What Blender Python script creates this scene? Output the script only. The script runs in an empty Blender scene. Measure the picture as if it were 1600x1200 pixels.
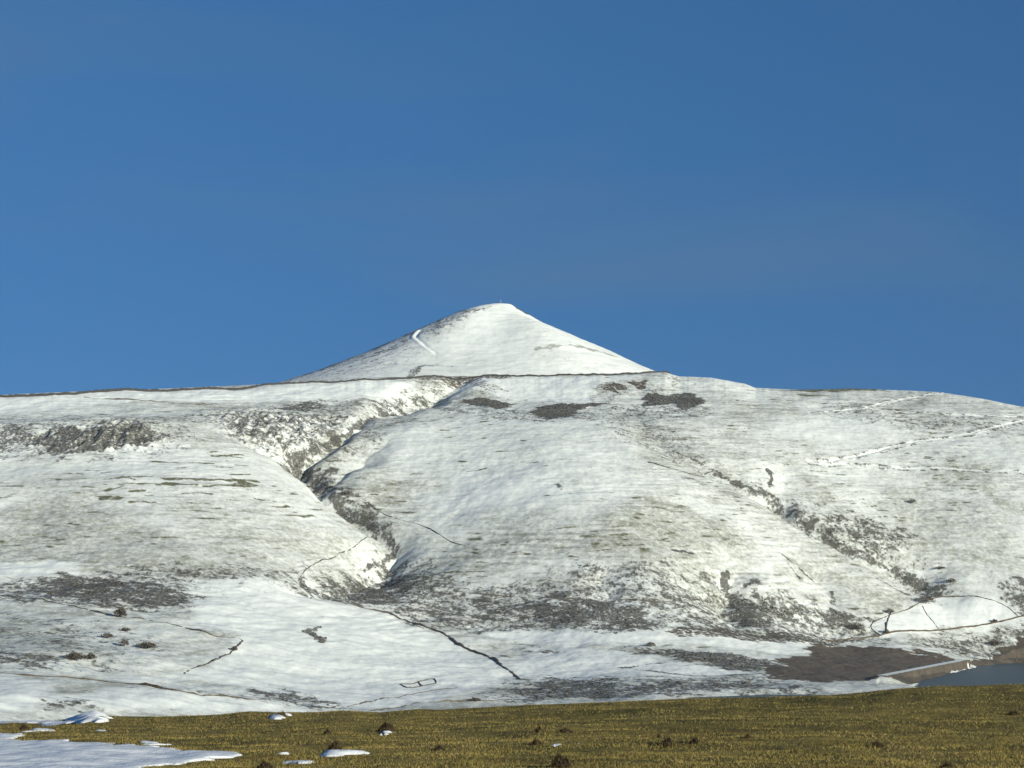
import bpy, math, random
import numpy as np

random.seed(7)
RNG = np.random.default_rng(7)
C = bpy.context.scene.collection
SC = bpy.context.scene

# ------------------------------------------------------------------ camera, sky, sun, exposure
F = 3465.0                      # focal length in photo pixels (1600 wide)
PITCH = math.atan(300.0 / F)    # eye level sits at y = 900 of the photo
cam = bpy.data.cameras.new("camera")
cam.sensor_width = 36.0
cam.lens = 36.0 * F / 1600.0
cam.clip_start = 0.3
cam.clip_end = 40000.0
camo = bpy.data.objects.new("camera", cam)
C.objects.link(camo)
camo.location = (0, 0, 0)
camo.rotation_euler = (math.pi / 2 + PITCH, 0, 0)
SC.camera = camo

SUN_EL = math.radians(12.0)
SUN_AZ = math.radians(138.0)    # clockwise from the view direction (+Y): behind, to the right
world = bpy.data.worlds.new("World")
SC.world = world
world.use_nodes = True
wn, wl = world.node_tree.nodes, world.node_tree.links
wn.clear()
sky = wn.new("ShaderNodeTexSky")
sky.sky_type = "NISHITA"
sky.sun_disc = False
sky.sun_elevation = SUN_EL
sky.sun_rotation = SUN_AZ
sky.altitude = 0.0
sky.air_density = 1.0
sky.dust_density = 0.0
sky.ozone_density = 5.0
# very clear winter air: the pale band at the horizon is thin and lies below the hills
skv = wn.new("ShaderNodeVectorMath"); skv.operation = "MULTIPLY_ADD"
skv.inputs[1].default_value = (1.0, 1.0, 0.55); skv.inputs[2].default_value = (0.0, 0.0, 0.22)
skn = wn.new("ShaderNodeVectorMath"); skn.operation = "NORMALIZE"
# faint cirrus veil, thin and uneven, over the whole sky
tc = wn.new("ShaderNodeTexCoord")
mp = wn.new("ShaderNodeMapping")
mp.inputs["Rotation"].default_value = (0.0, 0.35, 0.2)
mp.inputs["Scale"].default_value = (2.6, 2.6, 9.0)
cn = wn.new("ShaderNodeTexNoise")
cn.inputs["Scale"].default_value = 1.3
cn.inputs["Detail"].default_value = 5.0
cn.inputs["Roughness"].default_value = 0.5
cn.inputs["Distortion"].default_value = 0.6
cr = wn.new("ShaderNodeMapRange")
cr.inputs["From Min"].default_value = 0.5
cr.inputs["From Max"].default_value = 0.75
cr.inputs["To Max"].default_value = 0.4
veil = wn.new("ShaderNodeMix")
veil.data_type = "RGBA"
veil.inputs["B"].default_value = (1.2, 2.25, 3.7, 1)
tint = wn.new("ShaderNodeMix")
tint.data_type = "RGBA"
tint.blend_type = "MULTIPLY"
tint.inputs["Factor"].default_value = 1.0
tint.inputs["B"].default_value = (0.69, 0.975, 1.11, 1)
bg = wn.new("ShaderNodeBackground")
bg.inputs["Strength"].default_value = 0.069
wo = wn.new("ShaderNodeOutputWorld")
wl.new(tc.outputs["Generated"], mp.inputs["Vector"])
wl.new(tc.outputs["Generated"], skv.inputs[0])
wl.new(skv.outputs[0], skn.inputs[0])
wl.new(skn.outputs[0], sky.inputs["Vector"])
wl.new(mp.outputs["Vector"], cn.inputs["Vector"])
wl.new(cn.outputs["Fac"], cr.inputs["Value"])
wl.new(sky.outputs["Color"], tint.inputs["A"])
wl.new(tint.outputs["Result"], veil.inputs["A"])
wl.new(cr.outputs["Result"], veil.inputs["Factor"])
wl.new(veil.outputs["Result"], bg.inputs["Color"])
wl.new(bg.outputs["Background"], wo.inputs["Surface"])

sun = bpy.data.lights.new("sun", "SUN")
sun.energy = 5.0
sun.angle = math.radians(0.53)
sun.color = (1.0, 0.975, 0.81)
suno = bpy.data.objects.new("sun", sun)
C.objects.link(suno)
to_sun = (math.sin(SUN_AZ) * math.cos(SUN_EL), math.cos(SUN_AZ) * math.cos(SUN_EL), math.sin(SUN_EL))
from mathutils import Vector
suno.rotation_euler = Vector(to_sun).to_track_quat("Z", "Y").to_euler()
suno.location = (300, -300, 400)
SC.view_settings.view_transform = "Standard"
SC.view_settings.look = "None"
SC.view_settings.exposure = 0.29
SC.view_settings.gamma = 1.0
SC.view_settings.use_curve_mapping = False

# ------------------------------------------------------------------ helpers: noise, rays, polygons
_perm = RNG.permutation(256)
_perm = np.concatenate([_perm, _perm])
_gr = np.stack([np.cos(np.arange(256) * 2 * np.pi / 256), np.sin(np.arange(256) * 2 * np.pi / 256)], 1)


def perlin(x, y):
    x = np.asarray(x, float); y = np.asarray(y, float)
    xi = np.floor(x).astype(np.int64); yi = np.floor(y).astype(np.int64)
    xf = x - xi; yf = y - yi
    xi &= 255; yi &= 255
    u = xf * xf * xf * (xf * (xf * 6 - 15) + 10); v = yf * yf * yf * (yf * (yf * 6 - 15) + 10)

    def g(ix, iy, dx, dy):
        h = _perm[_perm[ix & 255] + (iy & 255)]
        return _gr[h, 0] * dx + _gr[h, 1] * dy
    n00 = g(xi, yi, xf, yf); n10 = g(xi + 1, yi, xf - 1, yf)
    n01 = g(xi, yi + 1, xf, yf - 1); n11 = g(xi + 1, yi + 1, xf - 1, yf - 1)
    return 1.5 * ((n00 * (1 - u) + n10 * u) * (1 - v) + (n01 * (1 - u) + n11 * u) * v)


def fbm(x, y, octv=4, gain=0.5):
    a, s, t = 1.0, 0.0, 0.0
    for k in range(octv):
        s = s + a * perlin(x + 17.3 * k, y - 9.1 * k); t += a
        a *= gain; x = x * 2.03; y = y * 2.03
    return s / t


def sstep(a, b, x):
    t = np.clip((x - a) / (b - a), 0, 1)
    return t * t * (3 - 2 * t)


CP, SP = math.cos(PITCH), math.sin(PITCH)


def ray(u, v):
    """slope x/y and z/y of the line of sight through photo pixel (u, v)"""
    X = (np.asarray(u, float) - 800) / F; U = (600 - np.asarray(v, float)) / F
    yy = CP - U * SP
    return X / yy, (SP + U * CP) / yy


def catmull(pts, step):
    """resample a world polyline into a smooth one with points about `step` apart"""
    p = np.asarray(pts, float)
    if len(p) < 3:
        n = max(2, int(np.linalg.norm(p[-1] - p[0]) / step) + 1)
        t = np.linspace(0, 1, n)[:, None]
        return p[0] * (1 - t) + p[-1] * t
    q = np.vstack([2 * p[0] - p[1], p, 2 * p[-1] - p[-2]])
    out = []
    for i in range(1, len(q) - 2):
        n = max(1, int(np.linalg.norm(q[i + 1] - q[i]) / step))
        for k in range(n):
            t = k / n
            out.append(0.5 * (2 * q[i] + (q[i + 1] - q[i - 1]) * t + (2 * q[i - 1] - 5 * q[i] + 4 * q[i + 1] - q[i + 2]) * t * t
                              + (3 * q[i] - q[i - 1] - 3 * q[i + 1] + q[i + 2]) * t ** 3))
    out.append(p[-1])
    return np.array(out)


def seg_dist(px, py, line):
    """distance to a polyline, the side sign and the parameter 0..1 along it"""
    best = np.full(px.shape, 1e18); side = np.zeros(px.shape); par = np.zeros(px.shape)
    L = np.concatenate([[0], np.cumsum(np.linalg.norm(np.diff(line, axis=0), axis=1))])
    for i in range(len(line) - 1):
        a, b = line[i], line[i + 1]
        d = b - a; l2 = max(d @ d, 1e-9)
        t = np.clip(((px - a[0]) * d[0] + (py - a[1]) * d[1]) / l2, 0, 1)
        ex = px - (a[0] + t * d[0]); ey = py - (a[1] + t * d[1])
        dd = ex * ex + ey * ey
        m = dd < best
        best[m] = dd[m]
        side[m] = np.sign(d[0] * ey - d[1] * ex)[m]
        par[m] = ((L[i] + t * (L[i + 1] - L[i])) / L[-1])[m]
    return np.sqrt(best), side, par


def poly_sd(px, py, poly):
    """signed distance to a polygon, positive inside"""
    n = len(poly)
    inside = np.zeros(px.shape, bool); best = np.full(px.shape, 1e18)
    for i in range(n):
        a, b = poly[i], poly[(i + 1) % n]
        c = ((a[1] > py) != (b[1] > py)) & (px < (b[0] - a[0]) * (py - a[1]) / (b[1] - a[1] + 1e-12) + a[0])
        inside ^= c
        d = b - a; l2 = max(d @ d, 1e-9)
        t = np.clip(((px - a[0]) * d[0] + (py - a[1]) * d[1]) / l2, 0, 1)
        best = np.minimum(best, (px - a[0] - t * d[0]) ** 2 + (py - a[1] - t * d[1]) ** 2)
    return np.where(inside, 1, -1) * np.sqrt(best)


# ------------------------------------------------------------------ the hills: height field
SKYLINE = np.array([(-900, 640), (-400, 628), (0, 617), (100, 612.5), (250, 607.5), (400, 601), (480, 594), (560, 590), (700, 588), (850, 586), (1000, 582.5),
                    (1040, 582), (1060, 588), (1110, 590), (1140, 595), (1165, 600), (1180, 606), (1250, 609), (1330, 607), (1400, 609.5),
                    (1470, 613), (1530, 622), (1600, 636), (1750, 668), (2300, 760)], float)
# (photo x, then pairs photo y : distance) where the hillside is seen
COLS = {
    0: [(1125, 760), (1100, 820), (1060, 930), (1048, 975), (1000, 1130), (960, 1220), (920, 1310), (880, 1390), (840, 1450), (800, 1510), (750, 1590), (710, 1680), (692, 1715), (665, 1750), (654, 1850), (640, 1890), (618, 1945)],
    200: [(1110, 860), (1080, 940), (1064, 1000), (1020, 1130), (980, 1215), (940, 1290), (900, 1370), (850, 1450), (800, 1520), (750, 1600), (710, 1690), (692, 1715), (662, 1752), (650, 1860), (630, 1935), (610, 2000)],
    400: [(1112, 930), (1092, 1000), (1060, 1080), (1000, 1220), (960, 1300), (920, 1385), (880, 1450), (840, 1510), (800, 1575), (750, 1655), (715, 1730), (690, 1790), (655, 1850), (640, 1950), (620, 2030), (602, 2090)],
    600: [(1105, 1030), (1060, 1180), (1000, 1330), (950, 1445), (900, 1530), (860, 1595), (800, 1700), (750, 1765), (700, 1840), (660, 1920), (640, 1990), (615, 2090), (590, 2150)],
    800: [(1100, 1090), (1060, 1240), (1020, 1350), (980, 1425), (940, 1480), (900, 1530), (850, 1592), (800, 1655), (750, 1730), (700, 1820), (660, 1920), (640, 2010), (625, 2085), (610, 2120), (587, 2170)],
    1000: [(1095, 1100), (1060, 1220), (1020, 1330), (990, 1395), (950, 1460), (900, 1525), (850, 1585), (800, 1650), (750, 1735), (700, 1835), (660, 1935), (640, 2015), (620, 2095), (600, 2140), (584, 2185)],
    1200: [(1085, 1150), (1060, 1265), (1020, 1410), (990, 1490), (950, 1560), (900, 1620), (850, 1680), (800, 1745), (750, 1825), (700, 1910), (660, 1995), (630, 2090), (608, 2190)],
    1400: [(1070, 1230), (1045, 1370), (1010, 1530), (980, 1590), (950, 1645), (900, 1700), (850, 1755), (800, 1815), (750, 1885), (700, 1965), (660, 2045), (630, 2135), (611, 2240)],
    1600: [(1030, 1592), (1000, 1618), (970, 1645), (930, 1680), (880, 1735), (830, 1790), (780, 1850), (730, 1920), (690, 1995), (660, 2065), (638, 2140)],
}
COLS[-350] = [(y - 4, d * 0.97) for y, d in COLS[0]]
COLS[-800] = [(y + 2, d * 0.94) for y, d in COLS[0]]
COLS[1950] = [(y + 20, d + 30) for y, d in COLS[1600]]
COLS[2400] = [(y + 60, d + 60) for y, d in COLS[1600]]
Z_WATER, Z_CREST = -61.5, -56.0
cp = []
for u, lst in COLS.items():
    for y, d in lst:
        s, e = ray(u, y)
        cp.append((s * d, d, e * d))
for u, y, d in [(1250, 1058, 1275), (1300, 1005, 1545), (1480, 1022, 1535), (1440, 1038, 1420), (1340, 1057, 1275), (1380, 1000, 1570), (1540, 1018, 1595),
                (300, 1045, 1075), (500, 1080, 1090), (375, 1000, 1215), (420, 985, 1260)]:
    s, e = ray(u, y)
    cp.append((s * d, d, e * d))
# the reservoir's bed and the hidden valley below the moor
for x, y in [(260, 1280), (330, 1350), (420, 1400), (330, 1480), (420, 1550), (520, 1420), (300, 1180), (450, 1200), (620, 1550), (600, 1250)]:
    cp.append((x, y, Z_WATER - 5))
for x, y, z in [(-500, 520, -42), (-250, 520, -44), (0, 560, -60), (250, 560, -66), (500, 560, -62), (0, 850, -68), (200, 950, -68), (400, 900, -68), (-150, 760, -58), (700, 900, -60)]:
    cp.append((x, y, z))
# ground behind the skyline, kept under the lines of sight
for u in (-800, -350, 0, 200, 400, 600, 800, 1000, 1200, 1400, 1600, 1950, 2400):
    vs = np.interp(u, SKYLINE[:, 0], SKYLINE[:, 1])
    s, e = ray(u, vs)
    for d, drop in ((2300, 9), (2420, 18), (2600, 30), (2900, 60)):
        cp.append((s * d, d, e * d - drop))
cp = np.array(cp)


def tps_fit(P, z, lam):
    n = len(P)
    r2 = ((P[:, None] - P[None]) ** 2).sum(-1)
    K = 0.5 * r2 * np.log(np.maximum(r2, 1e-9))
    A = np.zeros((n + 3, n + 3))
    A[:n, :n] = K + lam * np.eye(n)
    A[:n, n] = 1; A[:n, n + 1:] = P
    A[n, :n] = 1; A[n + 1:, :n] = P.T
    return np.linalg.solve(A, np.concatenate([z, np.zeros(3)]))


PSC = 500.0
_w = tps_fit(cp[:, :2] / PSC, cp[:, 2], 0.004)


def tps(x, y):
    out = _w[-3] + _w[-2] * x / PSC + _w[-1] * y / PSC
    for i in range(len(cp)):
        r2 = (x / PSC - cp[i, 0] / PSC) ** 2 + (y / PSC - cp[i, 1] / PSC) ** 2
        out = out + _w[i] * 0.5 * r2 * np.log(np.maximum(r2, 1e-9))
    return out


# polar grid: columns of constant x/y, rows of constant y
S_IN = np.linspace(-0.262, 0.262, 1060)
S_OUT = 0.262 + np.cumsum(np.linspace(0.0008, 0.02, 42))
S = np.concatenate([-S_OUT[::-1], S_IN, S_OUT])
R = np.concatenate([np.linspace(150, 680, 40, endpoint=False), np.linspace(680, 1150, 190, endpoint=False), np.linspace(1150, 2230, 590, endpoint=False),
                    np.linspace(2230, 2440, 30, endpoint=False), np.linspace(2440, 2790, 130, endpoint=False), np.linspace(2790, 3200, 20, endpoint=False),
                    np.geomspace(3200, 4000, 8)])
NS, NR = len(S), len(R)
# the smooth base on a coarse grid first, then bilinear to the fine one
cs = np.linspace(S[0], S[-1], 260); crr = np.concatenate([np.linspace(150, 2440, 240), np.linspace(2460, 3200, 20)])
CSg, CRg = np.meshgrid(cs, crr)
zc = tps(CSg * CRg, CRg)


def cubic_resample(z, a_old, a_new, axis):
    """Catmull-Rom resampling along one axis of a grid"""
    z = np.moveaxis(z, axis, 0)
    i = np.clip(np.searchsorted(a_old, a_new) - 1, 0, len(a_old) - 2)
    t = (a_new - a_old[i]) / (a_old[i + 1] - a_old[i])
    t = np.clip(t, 0, 1).reshape(-1, *([1] * (z.ndim - 1)))
    i0 = np.clip(i - 1, 0, None); i3 = np.clip(i + 2, None, len(a_old) - 1)
    p0, p1, p2, p3 = z[i0], z[i], z[i + 1], z[i3]
    o = 0.5 * (2 * p1 + (p2 - p0) * t + (2 * p0 - 5 * p1 + 4 * p2 - p3) * t * t + (3 * p1 - p0 - 3 * p2 + p3) * t ** 3)
    return np.moveaxis(o, 0, axis)


Z = cubic_resample(cubic_resample(zc, cs, S, 1), crr, np.minimum(R, 3200), 0)
GS, GR = np.meshgrid(S, R)
X = GS * GR
Y = GR.copy()
far = sstep(2700, 3800, GR)
Z = Z * (1 - far) + (-40 + 25 * fbm(X / 2500, Y / 2500, 3)) * far


def sample(A, x, y):
    """bilinear lookup of a grid quantity at world x, y"""
    x = np.asarray(x, float); y = np.asarray(y, float)
    s = x / y
    i = np.clip(np.searchsorted(S, s) - 1, 0, NS - 2); j = np.clip(np.searchsorted(R, y) - 1, 0, NR - 2)
    a = np.clip((s - S[i]) / (S[i + 1] - S[i]), 0, 1); b = np.clip((y - R[j]) / (R[j + 1] - R[j]), 0, 1)
    return (A[j, i] * (1 - a) + A[j, i + 1] * a) * (1 - b) + (A[j + 1, i] * (1 - a) + A[j + 1, i + 1] * a) * b


_rr = np.arange(690.0, 2800.0, 1.0)


def hit(u, v, dmax=2290.0):
    """world point of the hillside that photo pixel (u, v) shows"""
    s, e = ray(u, v)
    rr = _rr[_rr < dmax]
    zz = sample(Z, s * rr, rr)
    above = zz >= e * rr
    if above.any():
        k = int(np.argmax(above))
    else:
        k = int(np.argmax(zz / rr))
    d = rr[k]
    return np.array([s * d, d])


def hits(pts, dmax=2290.0):
    return np.array([hit(u, v, dmax) for u, v in pts])


def region(line_or_poly, margin):
    lo = line_or_poly.min(0) - margin; hi = line_or_poly.max(0) + margin
    return np.nonzero((X.ravel() > lo[0]) & (X.ravel() < hi[0]) & (Y.ravel() > lo[1]) & (Y.ravel() < hi[1]))[0]


def carve(pts, depth, half, power=1.0, world_pts=None):
    """a gully with a V cross-section; depth and half-width are given along its length"""
    line = catmull(hits(pts) if world_pts is None else np.array(world_pts, float), 14.0)
    idx = region(line, max(half) * 1.3)
    x, y = X.ravel()[idx], Y.ravel()[idx]
    wob = 5.0 * perlin(x / 30, y / 30)
    d, sd, t = seg_dist(x + wob, y + 4 * perlin(x / 26 + 5, y / 26), line)
    tt = np.linspace(0, 1, len(depth))
    D = np.interp(t, tt, depth); H = np.interp(t, tt, half)
    prof = np.clip(1 - d / H, 0, 1) ** power
    prof = prof * prof * (1.7 - 0.7 * prof)
    zz = Z.ravel()
    zz[idx] -= D * prof
    return line


def fix_skyline():
    vis = (R > 1700) & (R < 2290)
    el = Z[vis] / R[vis][:, None]
    act = el.max(0)
    uu = 800 + S * F * 0.99
    for _ in range(3):
        vv = np.interp(uu, SKYLINE[:, 0], SKYLINE[:, 1])
        s_, e_ = ray(uu, vv)
        uu = uu + (S - s_) * F
    tgt = ray(uu, np.interp(uu, SKYLINE[:, 0], SKYLINE[:, 1]))[1]
    for _ in range(4):
        el = Z[vis] / R[vis][:, None]
        k = el.argmax(0)
        rk = R[vis][k]
        delta = (tgt - el.max(0)) * rk
        w = np.exp(-((R[:, None] - rk[None]) / 90.0) ** 2)
        Z[:] += w * delta[None]


near = sstep(520, 300, GR)
Z = Z * (1 - near) + (-34.0 - 8.0 * (GR - 150) / 370) * near
fix_skyline()
BASE = Z.copy()

# gullies, top to bottom
UP = [(716, 594), (690, 606), (650, 625), (600, 645), (545, 675), (490, 705), (455, 716)]
G_MAIN = carve(UP, [4, 7, 6, 5, 5, 7, 8], [34, 46, 46, 48, 50, 54, 54])
carve(UP[:4], [7, 14, 13, 5], [32, 42, 42, 30])
carve(UP[2:], [2, 5, 6, 7, 7], [12, 13, 14, 14, 14])
carve([(330, 645), (370, 665), (410, 690), (455, 716)], [2, 5, 7, 8], [40, 50, 56, 56])
LOW = [(455, 716), (482, 740), (500, 768), (530, 792), (562, 812), (600, 838), (622, 856), (606, 874), (570, 893), (520, 918), (470, 928)]
G_LOW = carve(LOW, [8, 7, 6, 6, 7, 9, 11, 13, 12, 8, 3], [52, 48, 46, 46, 48, 52, 56, 54, 50, 44, 30])
carve(LOW[:9], [7, 9, 9, 8, 8, 8, 10, 12, 12], [15, 17, 17, 16, 16, 18, 26, 32, 32])
carve([(600, 690), (560, 715), (520, 745), (500, 765)], [3, 8, 9, 10], [22, 30, 30, 30])
G_RIGHT = carve([(985, 640), (1010, 670), (1050, 705), (1110, 735), (1160, 760), (1205, 783), (1235, 808), (1290, 838), (1340, 866), (1395, 893), (1440, 918), (1470, 930)],
                [1, 2, 3, 4, 5, 6, 7, 7, 6, 6, 5, 2], [36, 38, 42, 44, 46, 50, 52, 50, 50, 50, 46, 40])
carve([(1110, 735), (1160, 760), (1205, 783), (1235, 808), (1290, 838), (1340, 866), (1395, 893), (1440, 918)], [1, 4, 8, 8, 6, 6, 7, 5], [12, 14, 16, 16, 14, 14, 15, 14])
carve([(1235, 730), (1218, 755), (1212, 785)], [1, 3, 4], [24, 30, 32])
carve([(1350, 855), (1400, 880), (1440, 900), (1480, 925)], [3, 8, 10, 5], [26, 36, 36, 30])
carve([(1150, 880), (1138, 905), (1130, 935), (1150, 970)], [4, 12, 15, 6], [26, 34, 42, 40])
carve([(1245, 865), (1270, 890), (1300, 935)], [2, 5, 4], [20, 26, 26])
carve([(950, 885), (945, 910), (950, 930)], [2, 5, 4], [20, 26, 26])

# relief bands given as closed regions: raised banks and steep faces
def paint(pts, feather=8.0, warp=6.0, dmax=2290.0, wl=22.0):
    """0..1 coverage of a region of the hillside, with a ragged edge"""
    poly = hits(pts, dmax)
    idx = region(poly, 40)
    x, y = X.ravel()[idx], Y.ravel()[idx]
    wx = warp * (perlin(x / wl, y / wl) + 0.6 * perlin(x / wl * 2.7 + 3, y / wl * 2.7))
    wy = 2.2 * warp * (perlin(x / wl + 40, y / wl) + 0.6 * perlin(x / wl * 2.7, y / wl * 2.7 + 9))
    sd = poly_sd(x + wx, y + wy, poly)
    return idx, sstep(-feather, feather, sd)


def raise_region(pts, h, feather):
    idx, m = paint(pts, feather, 4)
    Z.ravel()[idx] += h * m
    return idx, m


# fluted crag and scree bank under the left skyline
for pts, amp in (([(35, 697), (60, 675), (130, 662), (200, 658), (252, 672), (268, 686), (240, 700), (160, 708), (70, 708)], 3.4),
                 ([(325, 648), (400, 640), (470, 648), (560, 655), (560, 664), (500, 692), (450, 716), (400, 704), (350, 682)], 3.6)):
    idx, m = paint(pts, 12, 5)
    x, y = X.ravel()[idx], Y.ravel()[idx]
    Z.ravel()[idx] += amp * 0.6 * m * (perlin(x / 11.0 + 1.5 * perlin(x / 40, y / 30), y / 60.0) + 0.6 * perlin(x / 5.2, y / 26.0) + 0.5 * perlin(x / 3.0, y / 5.0))
# knolls: low left mound, near left ridge, field bank
raise_region([(-60, 935), (100, 950), (240, 968), (372, 1000), (288, 1052), (120, 1046), (-60, 1048)], 5.0, 45)
raise_region([(-60, 1060), (180, 1072), (320, 1090), (440, 1100), (520, 1108), (300, 1112), (-60, 1112)], 4.0, 30)
raise_region([(1130, 905), (1215, 925), (1230, 950), (1150, 930)], 6.0, 24)

# ---- the dam between the brown field and the reservoir
def dam_pts(v):
    out = []
    for u, y in v:
        s, e = ray(u, y)
        d = Z_CREST / e
        out.append((s * d, d))
    return np.array(out)


DAM = dam_pts([(1378, 1055.5), (1507, 1030.5)])

# small-scale relief
slope_mask = sstep(900, 1200, Y) * (1 - sstep(2060, 2120, Y))
terr = slope_mask * np.clip(0.5 + 1.3 * fbm(X / 130.0 + 3, Y / 160.0, 2), 0.12, 1.3)
Zc = Z + 2.2 * fbm(X / 35.0, Y / 45.0, 2)
Z += terr * (0.42 * perlin(X / 36.0, Zc / 2.3) + 0.28 * perlin(X / 17.0 + 9, Zc / 1.3 + 4))
Z += sstep(300, 700, Y) * (1 - sstep(2300, 2500, Y)) * (2.6 * fbm(X / 60.0, Y / 70.0, 3) + 0.55 * fbm(X / 9.0, Y / 13.0, 3))
fix_skyline()
Z += (Y > 2000) * (Y < 2300) * 0.3 * fbm(X / 14.0, Y / 26.0, 3)

# ---- the summit cone behind the ridge
s0, e0 = ray(784, 474.5)
CY = 2700.0
CX, CZ = s0 * CY, e0 * CY
LEFT = np.array([(784, 474.5), (765, 476), (740, 481.5), (715, 489), (690, 500), (640, 523), (600, 542), (560, 560), (520, 576), (485, 590), (420, 612), (300, 650), (100, 700)], float)
RIGHT = np.array([(784, 474.5), (799, 476), (812, 484), (850, 506), (900, 528.5), (950, 550), (985, 567), (1012, 580), (1060, 600), (1150, 640), (1300, 690)], float)


def prof_of(tab):
    s, e = ray(tab[:, 0], tab[:, 1])
    return np.abs(s * CY - CX), CZ - e * CY


lr, ld = prof_of(LEFT)
rr_, rd = prof_of(RIGHT)
dx, dy = X - CX, Y - CY
rad = np.hypot(dx, dy * np.where(dy < 0, 0.93, 0.8))
ang = np.arctan2(dy, dx)                       # -pi/2 faces the camera
wr = sstep(-0.55, 0.75, np.cos(ang) + 0.16 * np.sin(ang * 3 + 0.6) * (np.cos(ang) ** 2 < 0.8))
drop = np.interp(rad, rr_, rd) * wr + np.interp(rad, lr, ld) * (1 - wr)
cone = CZ - drop
buttress = 7.0 * np.exp(-((ang + 1.12) / 0.30) ** 2) * sstep(20, 110, rad) * (1 - sstep(170, 260, rad))
hollow = -6.0 * np.exp(-((ang + 1.75) / 0.33) ** 2) * sstep(30, 120, rad) * (1 - sstep(200, 280, rad))
cone += buttress + hollow + 0.9 * fbm(X / 22.0, Y / 22.0, 3) * sstep(4, 30, rad) + 0.25 * perlin(X / 30.0, cone / 2.4) * sstep(4, 30, rad)
k = 5.0
m_ = np.clip(0.5 + 0.5 * (cone - Z) / k, 0, 1)
zc_ = Z * (1 - m_) + cone * m_ + k * m_ * (1 - m_)
Z = np.where((GR > 2330) & (rad < 700), zc_, Z)
CONE = sstep(-2, 6, cone - BASE) * (GR > 2380)

# ---- reservoir basin and dam shaped into the terrain
dl, dside, dt = seg_dist(X.ravel(), Y.ravel(), DAM)
dl = dl.reshape(X.shape); dside = dside.reshape(X.shape); dt = dt.reshape(X.shape)
wet = (dside < 0) & (dl < 900)
dam_h = Z_CREST - np.maximum(dl - 3.0, 0) * np.where(dside < 0, 0.42, 0.36)
Z = np.where((dl < 60), np.maximum(Z, dam_h), Z)
Z = np.where((dl < 4.0), np.minimum(Z, Z_CREST + 0.1), Z)

def on_plane(pts, z):
    out = []
    for u, v in pts:
        s, e = ray(u, v)
        out.append((s * z / e, z / e))
    return np.array(out)


SHORE = on_plane([(1060, 1090.5), (1120, 1088), (1200, 1085.5), (1260, 1085), (1300, 1086.5)], Z_WATER)
INLET = np.vstack([SHORE, [[250, 1130], [260, 1000], [40, 1000]]])
SHORE2 = on_plane([(1432, 1066), (1482, 1053), (1514, 1045), (1536, 1040), (1562, 1037.5), (1600, 1035), (1700, 1032), (1900, 1030)], Z_WATER)
BASIN = np.vstack([[[205, 1160], [222, 1230]], SHORE2, [[700, 1250], [560, 1000], [230, 1000]]])
for shore in (INLET, BASIN):
    sdw = poly_sd(X + 2 * perlin(X / 18, Y / 18), Y + 4 * perlin(X / 22 + 3, Y / 22), shore)
    Z = np.minimum(Z, np.where(sdw > 0, Z_WATER + 0.1 - 0.25 * np.minimum(sdw, 12), np.where(sdw > (-150 if shore is INLET else -8), Z_WATER + 0.12 - sdw * (0.17 if shore is INLET else 0.42), 1e6)))
Z = np.where((dl < 4.0) & (dt > 0.0) & (dt < 1.0), Z_CREST + 0.1, Z)

# ------------------------------------------------------------------ ground cover painted on the hills
NV = NS * NR
heather = np.zeros(NV); grass = np.zeros(NV); brown = np.zeros(NV); smooth = np.zeros(NV)
xf, yf, zf = X.ravel(), Y.ravel(), Z.ravel()


def lay(field, strength, pts, feather=7.0, warp=6.0, dmax=2290.0, wl=22.0, mode="max"):
    idx, m = paint(pts, feather, warp, dmax, wl)
    if mode == "max":
        field[idx] = np.maximum(field[idx], strength * m)
    else:
        field[idx] = field[idx] * (1 - m) + strength * m
    return idx, m


def lay_line(field, strength, pts, width, dmax=2290.0, rag=0.6, vary=0.5):
    line = catmull(hits(pts, dmax), 8.0)
    idx = region(line, width * 2 + 6)
    x, y = xf[idx], yf[idx]
    d, _, t = seg_dist(x + rag * width * perlin(x / 7, y / 9), y + rag * width * 1.5 * perlin(x / 8 + 7, y / 10), line)
    w = width * (1 - vary + 2 * vary * (0.5 + perlin(x / 14.0, y / 30.0)))
    m = sstep(1.25, 0.6, d / np.maximum(w, 0.25))
    field[idx] = np.maximum(field[idx], strength * m)


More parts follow.
